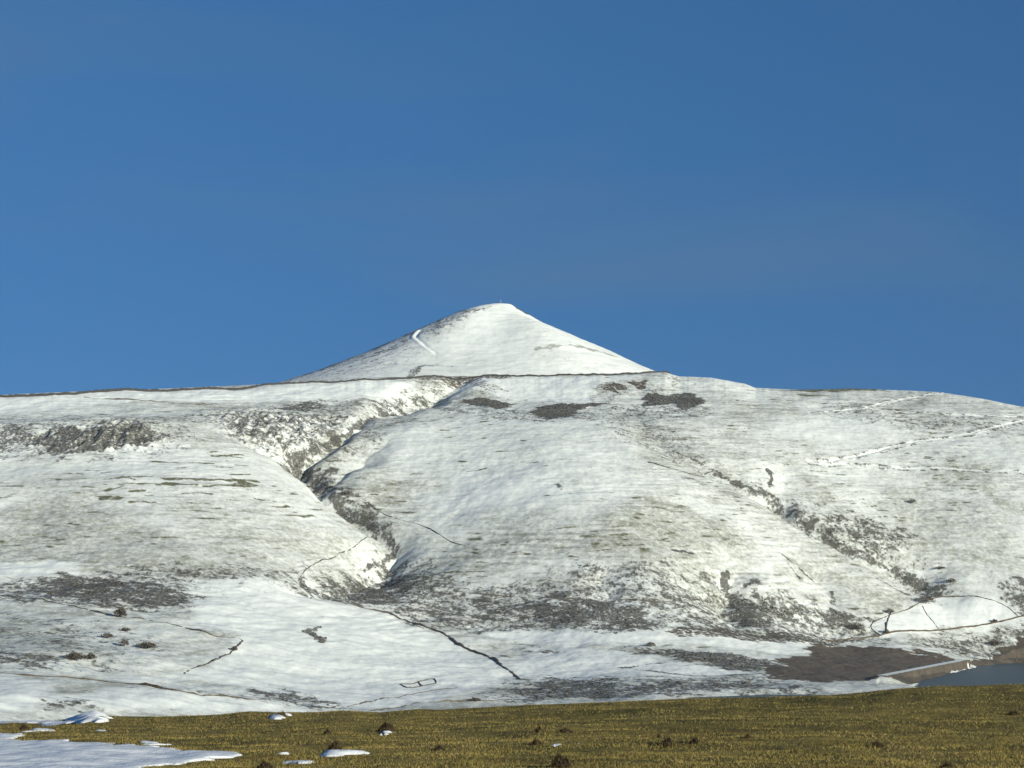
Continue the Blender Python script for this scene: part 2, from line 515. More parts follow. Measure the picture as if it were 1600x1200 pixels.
# thin snow over rough grass: everywhere a little, more on the wind-blown spurs
hill = sstep(600, 900, yf) * (1 - sstep(2300, 2400, yf))
grass += hill * (0.47 + 0.50 * fbm(xf / 110.0, yf / 150.0, 4) + 0.20 * perlin(xf / 34.0, zf / 2.4) + 0.12 * perlin(xf / 13.0, zf / 1.2))
for st, pts in [
    (0.50, [(-40, 800), (130, 750), (230, 800), (300, 850), (420, 870), (470, 900), (350, 915), (130, 890), (-40, 865)]),
    (0.42, [(420, 800), (560, 835), (610, 858), (500, 900), (440, 930), (380, 890)]),
    (0.55, [(945, 790), (1010, 770), (1080, 790), (1180, 840), (1150, 880), (1060, 880), (1000, 850)]),
    (0.40, [(760, 870), (900, 880), (1000, 890), (1120, 890), (1130, 930), (950, 930), (800, 925)]),
    (0.55, [(1180, 850), (1290, 880), (1420, 930), (1360, 965), (1280, 920), (1200, 900)]),
    (0.55, [(1230, 740), (1340, 735), (1310, 800), (1250, 790)]),
    (0.62, [(1510, 735), (1560, 740), (1600, 790), (1540, 790), (1510, 770)]),
    (0.45, [(1330, 780), (1430, 760), (1600, 800), (1620, 920), (1500, 880), (1400, 850)]),
    (0.55, [(440, 715), (540, 672), (640, 648), (620, 690), (540, 735), (505, 750)]),
    (0.50, [(330, 640), (560, 630), (620, 640), (540, 665), (400, 660)]),
    (0.45, [(960, 660), (1060, 690), (1200, 700), (1330, 690), (1260, 740), (1120, 730), (1020, 700)]),
    (0.40, [(930, 640), (1010, 640), (1080, 670), (980, 690)]),
    (0.45, [(750, 960), (1000, 985), (1000, 1010), (860, 1005), (740, 985)]),
    (0.50, [(1370, 1000), (1600, 975), (1620, 1040), (1500, 1025)]),
    (0.45, [(-40, 930), (80, 960), (180, 990), (250, 1020), (120, 1040), (-40, 1045)]),
    (0.42, [(740, 590), (850, 600), (840, 625), (700, 620)]),
]:
    lay(grass, st + 0.16, pts, 26, 14, wl=60.0)

# clean deep snow on the fields and drifts
for pts in [
    [(300, 912), (420, 905), (480, 932), (600, 962), (720, 1010), (800, 1058), (700, 1085), (540, 1106), (430, 1082), (300, 1055), (370, 1015), (380, 996), (310, 980)],
    [(1366, 977), (1400, 959), (1440, 947), (1470, 934), (1540, 937), (1592, 965), (1500, 979), (1378, 990)],
    [(700, 975), (900, 985), (1150, 1000), (1280, 1008), (1230, 1022), (1000, 1005), (880, 1010)],
    [(840, 1015), (970, 1020), (1180, 1052), (1000, 1056), (830, 1062), (790, 1045)],
    [(80, 618), (400, 606), (600, 593), (640, 598), (600, 622), (400, 628), (130, 632), (-40, 650), (-40, 622)],
    [(720, 596), (850, 590), (1000, 588), (930, 600), (920, 628), (800, 625), (700, 612)],
    [(0, 880), (120, 880), (110, 895), (40, 900), (-20, 905)],
    [(60, 1095), (200, 1075), (400, 1095), (500, 1112), (300, 1112), (150, 1105)],
    [(-40, 1060), (50, 1062), (90, 1100), (-40, 1110)],
]:
    lay(smooth, 1.0, pts, 7, 4)
    lay(grass, 0.05, pts, 7, 4, mode="mix")

HEATHER = [   # label, density, outline in the photo
    ("dark heather on the fluted crag below the left end of the ridge", 0.80, [(35, 697), (60, 676), (95, 667), (130, 664), (200, 660), (250, 674), (266, 685), (240, 698), (180, 704), (100, 708), (60, 706)]),
    ("ragged heather beside the fluted crag at the left edge", 0.55, [(-30, 664), (50, 660), (60, 676), (30, 702), (-30, 712)]),
    ("heather on the gullied scree bank above the winding gully", 0.52, [(330, 650), (400, 645), (470, 650), (560, 656), (556, 664), (500, 690), (452, 714), (400, 700), (360, 680)]),
    ("thin dark heather strip on the bench above the scree bank", 0.75, [(425, 636), (500, 626), (512, 638), (440, 643)]),
    ("shaded heather in the notch at the head of the winding gully", 0.80, [(575, 630), (650, 618), (705, 620), (650, 636), (600, 652)]),
    ("small dark heather bar right of the gully notch", 0.97, [(718, 625), (760, 622), (803, 632), (782, 639), (730, 632)]),
    ("dark lens-shaped heather patch under the bright scarp", 0.98, [(827, 645), (840, 636), (870, 631), (950, 631), (905, 640), (895, 650), (860, 656)]),
    ("dark heather patch at the right end of the bright scarp", 0.96, [(1000, 622), (1015, 614), (1060, 617), (1082, 615), (1105, 627), (1070, 641), (1050, 632), (1010, 637)]),
    ("wide dark heather band across the low left hill", 0.78, [(28, 921), (60, 904), (130, 896), (250, 915), (305, 935), (290, 950), (180, 946), (60, 935)]),
    ("heather and scrub at the mouth of the winding gully", 0.74, [(470, 918), (500, 905), (540, 903), (604, 882), (660, 892), (640, 925), (600, 950), (520, 937), (480, 928)]),
    ("patchy scrub on the bank right of the gully mouth", 0.50, [(600, 900), (660, 885), (735, 920), (740, 955), (660, 975), (600, 955)]),
    ("dark heather along the foot of the middle hill", 0.78, [(800, 950), (880, 929), (1000, 945), (1022, 970), (990, 986), (850, 976)]),
    ("heather at the hill foot left of the dark patch", 0.60, [(735, 940), (820, 938), (830, 958), (760, 975), (730, 960)]),
    ("dark heather on the shaded bank under the right spur", 0.90, [(1120, 932), (1140, 922), (1190, 925), (1225, 952), (1180, 987), (1140, 972)]),
    ("heather belt below the right spur reaching the white fields", 0.88, [(1200, 946), (1300, 950), (1345, 970), (1372, 990), (1320, 986), (1280, 966), (1210, 966)]),
    ("heather fringe on the hill foot above the brown field", 0.80, [(1050, 975), (1130, 985), (1280, 995), (1370, 996), (1300, 1003), (1150, 996)]),
    ("scrubby heather beside the right-hand gully", 0.58, [(1262, 812), (1340, 800), (1440, 846), (1430, 862), (1340, 862)]),
    ("long dark heather strip between two valley fields", 0.82, [(970, 1015), (1100, 1020), (1200, 1028), (1240, 1052), (1180, 1050), (1080, 1033)]),
    ("short heather streak at the edge of the valley field", 0.80, [(815, 1007), (870, 1015), (878, 1021), (840, 1017)]),
    ("speckled rushes on the valley floor above the moor", 0.66, [(785, 1078), (850, 1056), (930, 1060), (1000, 1068), (1150, 1060), (1230, 1072), (1100, 1085), (900, 1095), (810, 1092)]),
    ("mixed heather on the slope below the two white fields", 0.50, [(1370, 1003), (1480, 990), (1620, 972), (1620, 1030), (1500, 1025)]),
    ("dark heather at the right edge above the fields", 0.80, [(1560, 930), (1590, 910), (1640, 905), (1640, 975), (1600, 955)]),
    ("small dark heather patch alone on the clean snow field", 0.92, [(477, 986), (495, 980), (513, 1008), (496, 1004)]),
    ("heather clumps at the left edge below the low hill", 0.62, [(-30, 1013), (40, 1018), (84, 1036), (20, 1042), (-30, 1040)]),
    ("loose heather clumps on the low left mound", 0.52, [(68, 978), (112, 984), (124, 1007), (80, 1012)]),
    ("heather on the near bank behind the snow drift", 0.76, [(94, 1088), (118, 1098), (165, 1108), (140, 1114), (100, 1112)]),
    ("heather on the near bank below the left wall", 0.62, [(398, 1088), (440, 1072), (470, 1080), (540, 1107), (470, 1100), (420, 1092)]),
    ("dark heather lining the winding gully", 0.86, [(436, 712), (470, 712), (508, 738), (530, 760), (560, 782), (604, 816), (590, 834), (550, 804), (505, 778), (478, 748)]),
    ("dark heather lining the right-hand gully", 0.80, [(1195, 772), (1215, 782), (1240, 808), (1300, 838), (1345, 862), (1335, 872), (1280, 845), (1225, 812)]),
    ("heather in the lower right-hand gully above the white fields", 0.80, [(1375, 880), (1400, 888), (1440, 912), (1480, 932), (1460, 940), (1430, 925)]),
]
HZONES = []
for lab, st, pts in HEATHER:
    st = st * 1.1 if st > 0.9 else st * 0.97
    idx, m = lay(heather, st, pts, 11 if st < 0.9 else 4, 9 if st < 0.9 else 4)
    HZONES.append((lab, idx[m > 0.35], st))
    smooth[idx] *= 1 - m
# grey bank left of the middle hill, speckles spreading round the patches
for st, pts in [
    (0.24, [(470, 715), (560, 668), (660, 640), (640, 660), (560, 720), (510, 745)]),
    (0.22, [(-40, 650), (280, 650), (330, 690), (250, 715), (-40, 720)]),
    (0.22, [(300, 640), (620, 625), (600, 660), (480, 710), (380, 700)]),
    (0.22, [(880, 635), (1000, 640), (1080, 690), (1120, 740), (1050, 720), (960, 690)]),
    (0.20, [(1100, 720), (1250, 770), (1480, 880), (1420, 900), (1280, 830), (1130, 760)]),
    (0.42, [(600, 898), (740, 928), (1130, 934), (1380, 985), (1360, 1003), (1000, 995), (640, 975)]),
    (0.40, [(-40, 905), (200, 890), (480, 900), (480, 925), (300, 950), (-40, 945)]),
    (0.24, [(560, 640), (640, 602), (700, 592), (716, 597), (655, 640), (600, 655)]),
    (0.20, [(-40, 960), (160, 975), (280, 1010), (200, 1050), (-40, 1050)]),
    (0.22, [(560, 600), (720, 592), (860, 590), (1000, 590), (1060, 610), (900, 630), (700, 625)]),
    (0.30, [(-40, 658), (200, 652), (330, 644), (480, 634), (640, 626), (640, 645), (480, 655), (330, 662), (200, 664), (-40, 672)]),
    (0.34, [(640, 628), (720, 626), (830, 640), (960, 634), (1000, 626), (1110, 640), (1100, 652), (960, 655), (840, 660), (740, 648), (650, 645)]),
    (0.45, [(1100, 930), (1240, 935), (1380, 985), (1360, 1000), (1200, 1000), (1040, 990), (1030, 960)]),
    (0.26, [(1290, 640), (1600, 660), (1600, 680), (1300, 660)]),
    (0.30, [(780, 1060), (1240, 1050), (1300, 1085), (780, 1100)]),
    (0.20, [(60, 1085), (400, 1085), (560, 1108), (60, 1115)]),
    (0.30, [(1250, 640), (1340, 630), (1400, 640), (1330, 655)]),
]:
    lay(heather, st, pts, 14, 10, wl=40.0)

heather *= np.where(heather < 0.42, 1 - 0.8 * np.clip(smooth, 0, 1), 1)
for st, pts in [(0.6, [(640, 655), (760, 645), (960, 660), (1000, 700), (900, 740), (700, 745), (600, 740), (570, 700)]),
                (0.75, [(640, 780), (720, 745), (880, 745), (960, 765), (920, 800), (800, 800), (680, 830)]),
                (0.65, [(-40, 725), (150, 700), (300, 700), (440, 730), (520, 790), (420, 770), (250, 740), (80, 745), (-40, 760)]),
                (0.8, [(560, 620), (620, 600), (640, 600), (600, 640)]),
                (0.5, [(1200, 650), (1330, 660), (1600, 690), (1600, 725), (1420, 715), (1200, 680)])]:
    lay(smooth, st, pts, 30, 16, wl=70.0)
# brown and olive ground: bracken on the scarp, the rough brown field, bare grass strips
for st, pts in [
    (0.72, [(938, 606), (962, 597), (986, 608), (962, 616)]), (0.72, [(980, 594), (1008, 595), (1012, 606), (996, 610)]),
    (0.45, [(1018, 588), (1050, 584), (1072, 600), (1050, 606)]), (0.5, [(730, 598), (780, 600), (800, 612), (750, 612)]),
    (0.62, [(612, 588), (700, 588), (800, 587), (800, 591), (640, 593)]),
    (0.62, [(1030, 985), (1200, 988), (1330, 998), (1290, 1010), (1180, 1003), (1060, 996)]), (1.0, [(1500, 1030), (1560, 1014), (1590, 996), (1660, 980), (1680, 1036), (1520, 1038)]),
    (0.5, [(1075, 602), (1085, 596), (1095, 604)]),
]:
    lay(brown, st, pts, 3, 4)
for pts in ([(1195, 1046), (1275, 1006), (1330, 1008), (1400, 1015), (1480, 1025), (1490, 1030), (1440, 1047), (1380, 1056), (1300, 1064), (1215, 1062)],):
    lay(brown, 1.2, pts, 7, 6); lay(heather, 0.0, pts, 4, 5, mode="mix"); lay(smooth, 0.0, pts, 4, 5, mode="mix")
lay(heather, 0.0, [(1180, 1010), (1262, 1013), (1290, 1020), (1240, 1034), (1170, 1030)], 4, 6, mode="mix")
lay(brown, 0.1, [(1180, 1008), (1240, 1008), (1275, 1020), (1230, 1026), (1170, 1028)], 4, 6, mode="mix")
for st, pts in [
    (1.3, [(1215, 609), (1250, 606), (1330, 604), (1390, 606), (1370, 611), (1300, 612.5), (1240, 611)]),
    (1.0, [(1236, 615), (1262, 616), (1300, 618), (1298, 620), (1258, 620)]),
]:
    lay(grass, st, pts, 2.0, 2.0)
# bare olive grass streaks along the sheep terraces of the left hill
for w, pts in [(1.7, [(240, 722), (280, 723), (330, 724)]), (1.3, [(165, 749), (190, 746), (210, 750)]), (2.3, [(205, 755), (250, 756), (305, 757)]),
               (2.3, [(252, 747), (300, 749), (350, 750), (402, 752)]), (1.5, [(165, 767), (178, 764), (192, 760)]), (2.2, [(163, 779), (184, 778)]),
               (2.0, [(208, 785), (236, 785)]), (1.4, [(332, 713), (380, 711)]), (1.6, [(320, 760), (345, 758)]), (2.2, [(345, 759), (400, 758)]),
               (1.3, [(205, 768), (224, 767)]), (1.2, [(226, 774), (238, 774)]), (1.2, [(160, 739), (188, 738)]), (1.2, [(203, 745), (238, 745)]),
               (1.0, [(120, 740), (128, 740)]), (1.1, [(0, 760), (35, 759)]), (1.0, [(295, 786), (326, 787)]), (1.2, [(428, 792), (450, 792)]),
               (1.2, [(470, 807), (490, 806)]), (1.1, [(360, 742), (390, 741)]), (1.1, [(275, 732), (292, 730)]), (1.0, [(340, 730), (362, 731)]),
               (1.0, [(400, 780), (430, 783)]), (1.1, [(285, 771), (310, 770), (330, 772)]), (1.0, [(0, 778), (20, 775)]),
               (1.2, [(695, 684), (712, 682)]), (1.0, [(730, 737), (758, 733)]), (0.9, [(825, 724), (842, 722)]), (0.9, [(900, 729), (924, 731)]),
               (1.0, [(1140, 625), (1162, 626)]), (0.9, [(870, 826), (898, 824)])]:
    lay_line(grass, 1.1, pts, w * 1.5)
for w_, pts in [(4.0, LOW[:7]), (2.5, LOW[6:9]), (3.2, [(1110, 735), (1160, 760), (1190, 772)]), (5.5, [(1190, 772), (1218, 790), (1228, 803)]),
                (4.0, [(1228, 803), (1290, 838), (1340, 866)]), (4.0, [(1340, 866), (1395, 893), (1440, 918), (1462, 932)]), (3.0, UP[3:]), (1.2, [(1050, 705), (1110, 735)])]:
    lay_line(heather, 0.74, pts, w_, rag=0.8, vary=0.6)
stk = perlin(xf / 17.0 + 4, (zf + 1.8 * perlin(xf / 40, yf / 50)) / 1.7) + 0.5 * perlin(xf / 7.0, zf / 1.1 + 8)
grass += hill * 1.7 * np.clip(stk - 0.46, 0, 0.5) * np.clip(0.6 + 1.6 * fbm(xf / 70 + 9, yf / 90, 2), 0.1, 1.6) * (yf > 1300)
# walked lines and erosion scars
for st, w, pts in [(0.8, 1.5, [(1225, 868), (1245, 884), (1268, 906)]), (0.7, 1.2, [(1232, 882), (1250, 905)]), (0.8, 1.3, [(1366, 902), (1420, 930)]),
                   (0.95, 3.0, [(1138, 893), (1134, 906), (1132, 922)]), (0.7, 1.6, [(1300, 925), (1302, 945)]), (0.8, 2.0, [(1200, 735), (1206, 745), (1203, 758)]),
                   (0.8, 1.5, [(1015, 722), (1060, 735), (1110, 738)]), (0.7, 2.0, [(870, 757), (878, 764)]), (0.7, 1.8, [(968, 1044), (1000, 1040), (1035, 1036)]),
                   (0.8, 2.2, [(455, 1098), (540, 1107)]), (0.75, 1.6, [(690, 968), (740, 985), (752, 992)]), (0.8, 2.0, [(470, 905), (476, 920), (488, 932)]),
                   (0.7, 2.0, [(1000, 1047), (1100, 1057), (1190, 1052)]), (0.7, 2.5, [(1210, 1075), (1232, 1084), (1250, 1070)]),
                   (0.65, 1.6, [(978, 1078), (985, 1090)]), (0.8, 1.6, [(1050, 860), (1080, 865)])]:
    lay_line(heather, st, pts, w)
# the cone: snow thin on the left rim, brown top of the right rim
cz = CONE.ravel()
grass += cz * (0.14 + 0.22 * fbm(xf / 60.0, yf / 60.0, 3) + 0.16 * perlin(xf / 26.0, zf / 2.4)) * (1 - smooth)
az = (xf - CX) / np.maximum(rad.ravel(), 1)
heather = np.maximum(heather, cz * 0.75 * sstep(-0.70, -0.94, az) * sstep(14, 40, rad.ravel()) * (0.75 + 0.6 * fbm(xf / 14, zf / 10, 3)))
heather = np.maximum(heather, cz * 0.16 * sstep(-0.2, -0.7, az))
brown = np.maximum(brown, cz * 0.6 * sstep(0.80, 0.97, az) * (0.5 + 1.1 * fbm(xf / 20, zf / 14, 3)))
lay(brown, 0.9, [(797, 475), (806, 478), (832, 494), (822, 491)], 2, 1.5, dmax=2700)
lay(heather, 0.42, [(560, 563), (640, 525), (700, 497), (745, 481), (765, 479), (735, 494), (690, 511), (640, 534), (600, 552)], 5, 4, dmax=2700)
lay_line(grass, 0.75, [(840, 545), (900, 541), (960, 556)], 5, dmax=2690)
lay_line(heather, 0.55, [(610, 590), (650, 577), (700, 572)], 4, dmax=2690)
for pts in ([(655, 517), (648, 527), (663, 541), (678, 551)],):
    line = catmull(hits(pts, 2690), 4.0)
    idx = region(line, 30)
    d, sd, _ = seg_dist(xf[idx], yf[idx], line)
    zf_ = Z.ravel()
    zf_[idx] += 1.1 * np.exp(-((d * sd + 2.8) / 2.0) ** 2) - 1.3 * np.exp(-((d * sd - 2.2) / 1.9) ** 2)
    smooth[idx] = np.maximum(smooth[idx], sstep(8, 5, d))
    grass[idx] *= sstep(4, 9, d); heather[idx] *= sstep(4, 9, d)
zf = Z.ravel()


# cart tracks: a level snowy bed cut into the slope with a dark upper edge
def track(pts, half=2.2, cut=1.3):
    line = catmull(hits(pts), 5.0)
    zz = sample(Z, line[:, 0], line[:, 1])
    idx = region(line, half * 4)
    x, y = xf[idx], yf[idx]
    d, sd, t = seg_dist(x, y, line)
    zl = np.interp(t, np.linspace(0, 1, len(zz)), zz)
    zr = Z.ravel()
    bed = sstep(half * 1.7, half * 0.9, d)
    zr[idx] = zr[idx] * (1 - bed) + (zl - 0.3) * bed
    # spoil bank on the downhill side, cut face on the uphill side
    up = np.sign(y - np.interp(x, np.sort(line[:, 0]), line[np.argsort(line[:, 0]), 1]))
    zr[idx] += 0.08 * np.exp(-((d - half * 1.8) / 1.5) ** 2) * (up < 0) + 0.12 * np.exp(-((d - half * 2.4) / 1.8) ** 2) * (up > 0)
    smooth[idx] = np.maximum(smooth[idx], 0.4 * bed)
    grass[idx] *= 1 - bed; heather[idx] *= 1 - bed
    e = np.exp(-((d - half * 1.9) / 1.5) ** 2)
    rag = np.clip(0.55 + 0.9 * perlin(x / 9.0, y / 12.0), 0, 1)
    heather[idx] = np.maximum(heather[idx], 0.75 * e * rag)


track([(1282, 644), (1350, 636), (1410, 625), (1455, 616), (1476, 614)])
track([(1348, 637), (1400, 643), (1500, 649), (1620, 655)])
track([(1266, 722), (1330, 715), (1420, 693), (1530, 675), (1620, 655)])
track([(1266, 723), (1330, 727), (1450, 732), (1620, 741)], 1.8)

# keep the water's bed and the dam clean
on_dam = ((dl < 15) & (dt > 0.0) & (dt < 1.0) & ((dside < 0) | (dl < 4))).ravel()
crest = (dl.ravel() < 3.2)
heather[on_dam] = 0.3; grass[on_dam] = 0.6; brown[on_dam] = 1.1; smooth[on_dam] = 0
smooth[crest & on_dam] = 1; grass[crest & on_dam] = 0; brown[crest & on_dam] = 0; heather[crest & on_dam] = 0


lay_line(smooth, 1.0, [(1484, 1053), (1512, 1046.5), (1530, 1042), (1524, 1037)], 2.2, vary=0.3)
grass *= np.where(smooth > 0.9, 0.05, 1); brown *= np.where(on_dam & (smooth > 0.9), 0.0, 1)


# ------------------------------------------------------------------ materials
def mat(name):
    m = bpy.data.materials.new(name)
    m.use_nodes = True
    nt = m.node_tree
    return m, nt.nodes, nt.links, nt.nodes["Principled BSDF"]


class G:
    """small helper to write node graphs"""
    def __init__(self, nodes, links):
        self.n, self.l = nodes, links

    def put(self, sock, v):
        if hasattr(v, "is_linked"):
            self.l.new(v, sock)
        elif isinstance(v, tuple) and len(v) == 3 and len(sock.default_value) == 4:
            sock.default_value = (*v, 1)
        else:
            sock.default_value = v

    def math(self, op, a, b=0.0, clamp=False):
        k = self.n.new("ShaderNodeMath"); k.operation = op; k.use_clamp = clamp
        self.put(k.inputs[0], a); self.put(k.inputs[1], b)
        return k.outputs[0]

    def noise(self, vec, scale, detail=3.0, rough=0.55, stretch=None):
        if stretch:
            mpn = self.n.new("ShaderNodeMapping"); mpn.inputs["Scale"].default_value = stretch
            self.l.new(vec, mpn.inputs["Vector"]); vec = mpn.outputs["Vector"]
        k = self.n.new("ShaderNodeTexNoise")
        k.inputs["Scale"].default_value = scale; k.inputs["Detail"].default_value = detail; k.inputs["Roughness"].default_value = rough
        self.l.new(vec, k.inputs["Vector"])
        return k.outputs["Fac"]

    def ramp(self, v, a, b, lo=0.0, hi=1.0):
        k = self.n.new("ShaderNodeMapRange"); k.interpolation_type = "SMOOTHSTEP"
        self.put(k.inputs["Value"], v); self.put(k.inputs["From Min"], a); self.put(k.inputs["From Max"], b)
        k.inputs["To Min"].default_value = lo; k.inputs["To Max"].default_value = hi
        return k.outputs["Result"]

    def mix(self, f, a, b):
        k = self.n.new("ShaderNodeMix"); k.data_type = "RGBA"
        self.put(k.inputs["Factor"], f); self.put(k.inputs["A"], a); self.put(k.inputs["B"], b)
        return k.outputs["Result"]

    def attr(self, name):
        k = self.n.new("ShaderNodeAttribute"); k.attribute_name = name
        return k.outputs["Fac"]

    def coord(self, which="Object"):
        return self.n.new("ShaderNodeTexCoord").outputs[which]


def hill_material():
    m, n, l, b = mat("snowy_hillside")
    g = G(n, l); co = g.coord()
    hn = g.noise(co, 0.34, 5, 0.74, (1.0, 0.55, 0.8))      # clumps from three metres down to single bushes
    hn2 = g.noise(co, 0.09, 3, 0.55)
    gn = g.noise(co, 0.34, 6, 0.77, (0.85, 0.6, 0.9))
    big = g.noise(co, 0.035, 4, 0.55, (0.6, 1.0, 1.0))
    colv = g.noise(co, 0.3, 4, 0.6)
    he = g.attr("heather"); gr = g.attr("grass"); br = g.attr("brown"); sm = g.attr("smooth")
    snow = g.mix(big, (0.82, 0.84, 0.80), (0.905, 0.92, 0.87))
    # thin snow: stems show through as a grey-green veil and as specks
    free = g.math("SUBTRACT", 1.0, g.math("MULTIPLY", sm, 0.85), True)
    gd = g.math("MULTIPLY", g.math("ADD", gr, g.math("MULTIPLY", g.math("SUBTRACT", big, 0.5), 0.55)), free, True)
    grass_c = g.mix(colv, (0.085, 0.090, 0.052), (0.19, 0.18, 0.10))
    hard = g.ramp(gr, 0.75, 1.05)
    gs_ = g.math("ADD", g.math("MULTIPLY", g.math("SUBTRACT", gn, 0.5), 1.9), 0.5)
    thr = g.math("SUBTRACT", 0.82, g.math("MULTIPLY", gd, 0.52))
    spk = g.ramp(gs_, g.math("SUBTRACT", thr, 0.30), g.math("ADD", thr, 0.26))
    cover = g.math("MULTIPLY", spk, g.math("ADD", 0.20, g.math("MULTIPLY", gd, 0.36)))
    soft = g.math("MULTIPLY", gd, g.math("ADD", 0.20, g.math("MULTIPLY", g.ramp(hn2, 0.3, 0.7), 0.26)))
    cover = g.math("ADD", cover, soft, True)
    cover = g.math("MAXIMUM", cover, g.math("MULTIPLY", hard, g.ramp(gn, 0.25, 0.5)))
    c = g.mix(cover, snow, grass_c)
    # bracken and brown rough grass
    brown_c = g.mix(g.ramp(hn, 0.3, 0.7), (0.070, 0.057, 0.044), (0.165, 0.135, 0.102))
    bn = g.noise(co, 0.35, 4, 0.62)
    bthr = g.math("SUBTRACT", 0.82, g.math("MULTIPLY", br, 0.58))
    c = g.mix(g.ramp(bn, g.math("SUBTRACT", bthr, 0.07), g.math("ADD", bthr, 0.07)), c, brown_c)
    # heather clumps
    hmix = g.math("ADD", g.math("MULTIPLY", g.math("SUBTRACT", hn, 0.5), 1.7), g.math("MULTIPLY", g.math("SUBTRACT", hn2, 0.5), 0.8))
    hthr = g.math("SUBTRACT", 0.27, g.math("MULTIPLY", he, 0.56))
    hm = g.math("MULTIPLY", g.ramp(hmix, g.math("SUBTRACT", hthr, 0.17), g.math("ADD", hthr, 0.13)), 0.92)
    hm = g.math("MULTIPLY", hm, g.ramp(he, 0.02, 0.14))
    fine = g.noise(co, 0.85, 4, 0.7, (1.0, 0.5, 0.9))
    hm = g.math("MULTIPLY", hm, g.ramp(fine, 0.33, 0.48, 0.5, 1.0))
    heather_c = g.mix(colv, (0.030, 0.029, 0.027), (0.098, 0.088, 0.068))
    c = g.mix(hm, c, heather_c)
    l.new(c, b.inputs["Base Color"])
    b.inputs["Roughness"].default_value = 0.75
    b.inputs["Specular IOR Level"].default_value = 0.2
    bump = n.new("ShaderNodeBump")
    bump.inputs["Strength"].default_value = 0.32
    bump.inputs["Distance"].default_value = 1.0
    hgt = g.math("ADD", g.math("MULTIPLY", g.noise(co, 0.25, 5, 0.6, (0.5, 1, 1)), 1.1), g.math("MULTIPLY", hm, 0.5))
    l.new(hgt, bump.inputs["Height"])
    l.new(bump.outputs["Normal"], b.inputs["Normal"])
    return m


def simple(name, c1, c2, scale, rough=0.85, detail=4.0, bump=0.3, spec=0.25, dist=0.05):
    m, n, l, b = mat(name)
    g = G(n, l); co = g.coord()
    nz = g.noise(co, scale, detail, 0.6)
    l.new(g.mix(g.ramp(nz, 0.3, 0.7), c1, c2), b.inputs["Base Color"])
    b.inputs["Roughness"].default_value = rough
    b.inputs["Specular IOR Level"].default_value = spec
    if bump:
        bp = n.new("ShaderNodeBump"); bp.inputs["Strength"].default_value = bump; bp.inputs["Distance"].default_value = dist
        l.new(g.noise(co, scale * 2.3, detail, 0.6), bp.inputs["Height"]); l.new(bp.outputs["Normal"], b.inputs["Normal"])
    return m


M_HILL = hill_material()
M_WALL = simple("drystone", (0.045, 0.040, 0.034), (0.15, 0.135, 0.115), 1.2, dist=0.2)
M_WALLD = simple("dark_drystone", (0.022, 0.022, 0.022), (0.07, 0.066, 0.060), 1.2, dist=0.2)
M_WALLB = simple("mossy_drystone", (0.040, 0.032, 0.022), (0.115, 0.087, 0.058), 1.2, dist=0.2)
M_HEATH = simple("heather_stems", (0.038, 0.038, 0.036), (0.11, 0.10, 0.08), 0.35, bump=0)
M_SHRUB = simple("bare_twigs", (0.035, 0.030, 0.024), (0.12, 0.10, 0.075), 0.9, bump=0)
M_POST = simple("weathered_wood", (0.10, 0.085, 0.065), (0.19, 0.165, 0.13), 3.0, bump=0)
M_SNOW = simple("drift_snow", (0.84, 0.85, 0.86), (0.91, 0.91, 0.905), 2.2, 0.6, 5, 0.5, 0.3, 0.05)
M_SOIL = simple("peaty_turf", (0.016, 0.012, 0.008), (0.06, 0.043, 0.024), 9.0, 0.95, 5, 0.6, 0.1, 0.03)


# ------------------------------------------------------------------ mesh makers
def grid_mesh(name, P, nr, nc):
    me = bpy.data.meshes.new(name)
    me.vertices.add(nr * nc)
    me.vertices.foreach_set("co", P.astype(np.float32).ravel())
    i = (np.arange(nr - 1)[:, None] * nc + np.arange(nc - 1)[None]).ravel()
    q = np.stack([i, i + 1, i + nc + 1, i + nc], 1).astype(np.int32)
    me.loops.add(q.size); me.loops.foreach_set("vertex_index", q.ravel())
    me.polygons.add(len(q))
    me.polygons.foreach_set("loop_start", np.arange(0, q.size, 4, dtype=np.int32))
    me.polygons.foreach_set("loop_total", np.full(len(q), 4, dtype=np.int32))
    me.polygons.foreach_set("use_smooth", np.ones(len(q), bool))
    me.update(calc_edges=True)
    return me


def mesh_of(name, V, Fc, material, smooth_=False):
    me = bpy.data.meshes.new(name)
    me.from_pydata([tuple(map(float, v)) for v in V], [], Fc)
    me.materials.append(material)
    if smooth_:
        me.polygons.foreach_set("use_smooth", np.ones(len(me.polygons), bool))
    me.update()
    return me


def link(name, me, parent=None, loc=None, kind=None, label=None, cat=None, group=None):
    o = bpy.data.objects.new(name, me)
    C.objects.link(o)
    if parent is not None:
        o.parent = parent
    if loc is not None:
        o.location = loc
    for k, v in (("kind", kind), ("label", label), ("category", cat), ("group", group)):
        if v:
            o[k] = v
    return o


def add_attr(me, name, arr):
    a = me.attributes.new(name, "FLOAT", "POINT")
    a.data.foreach_set("value", arr.astype(np.float32))


hill_me = grid_mesh("hills", np.stack([X, Y, Z], -1).reshape(-1, 3), NR, NS)
for nm, arr in (("heather", heather), ("grass", grass), ("brown", brown), ("smooth", smooth)):
    add_attr(hill_me, nm, np.clip(arr, 0, 2))
hill_me.materials.append(M_HILL)
hills = link("hills", hill_me, kind="structure", label="snow-dusted hills rising to a pointed summit cone")

# ------------------------------------------------------------------ the reservoir
def poly_sheet(name, pts, z, material, **kw):
    me = mesh_of(name, [(x, y, z) for x, y in pts], [tuple(range(len(pts)))], material)
    return link(name, me, **kw)


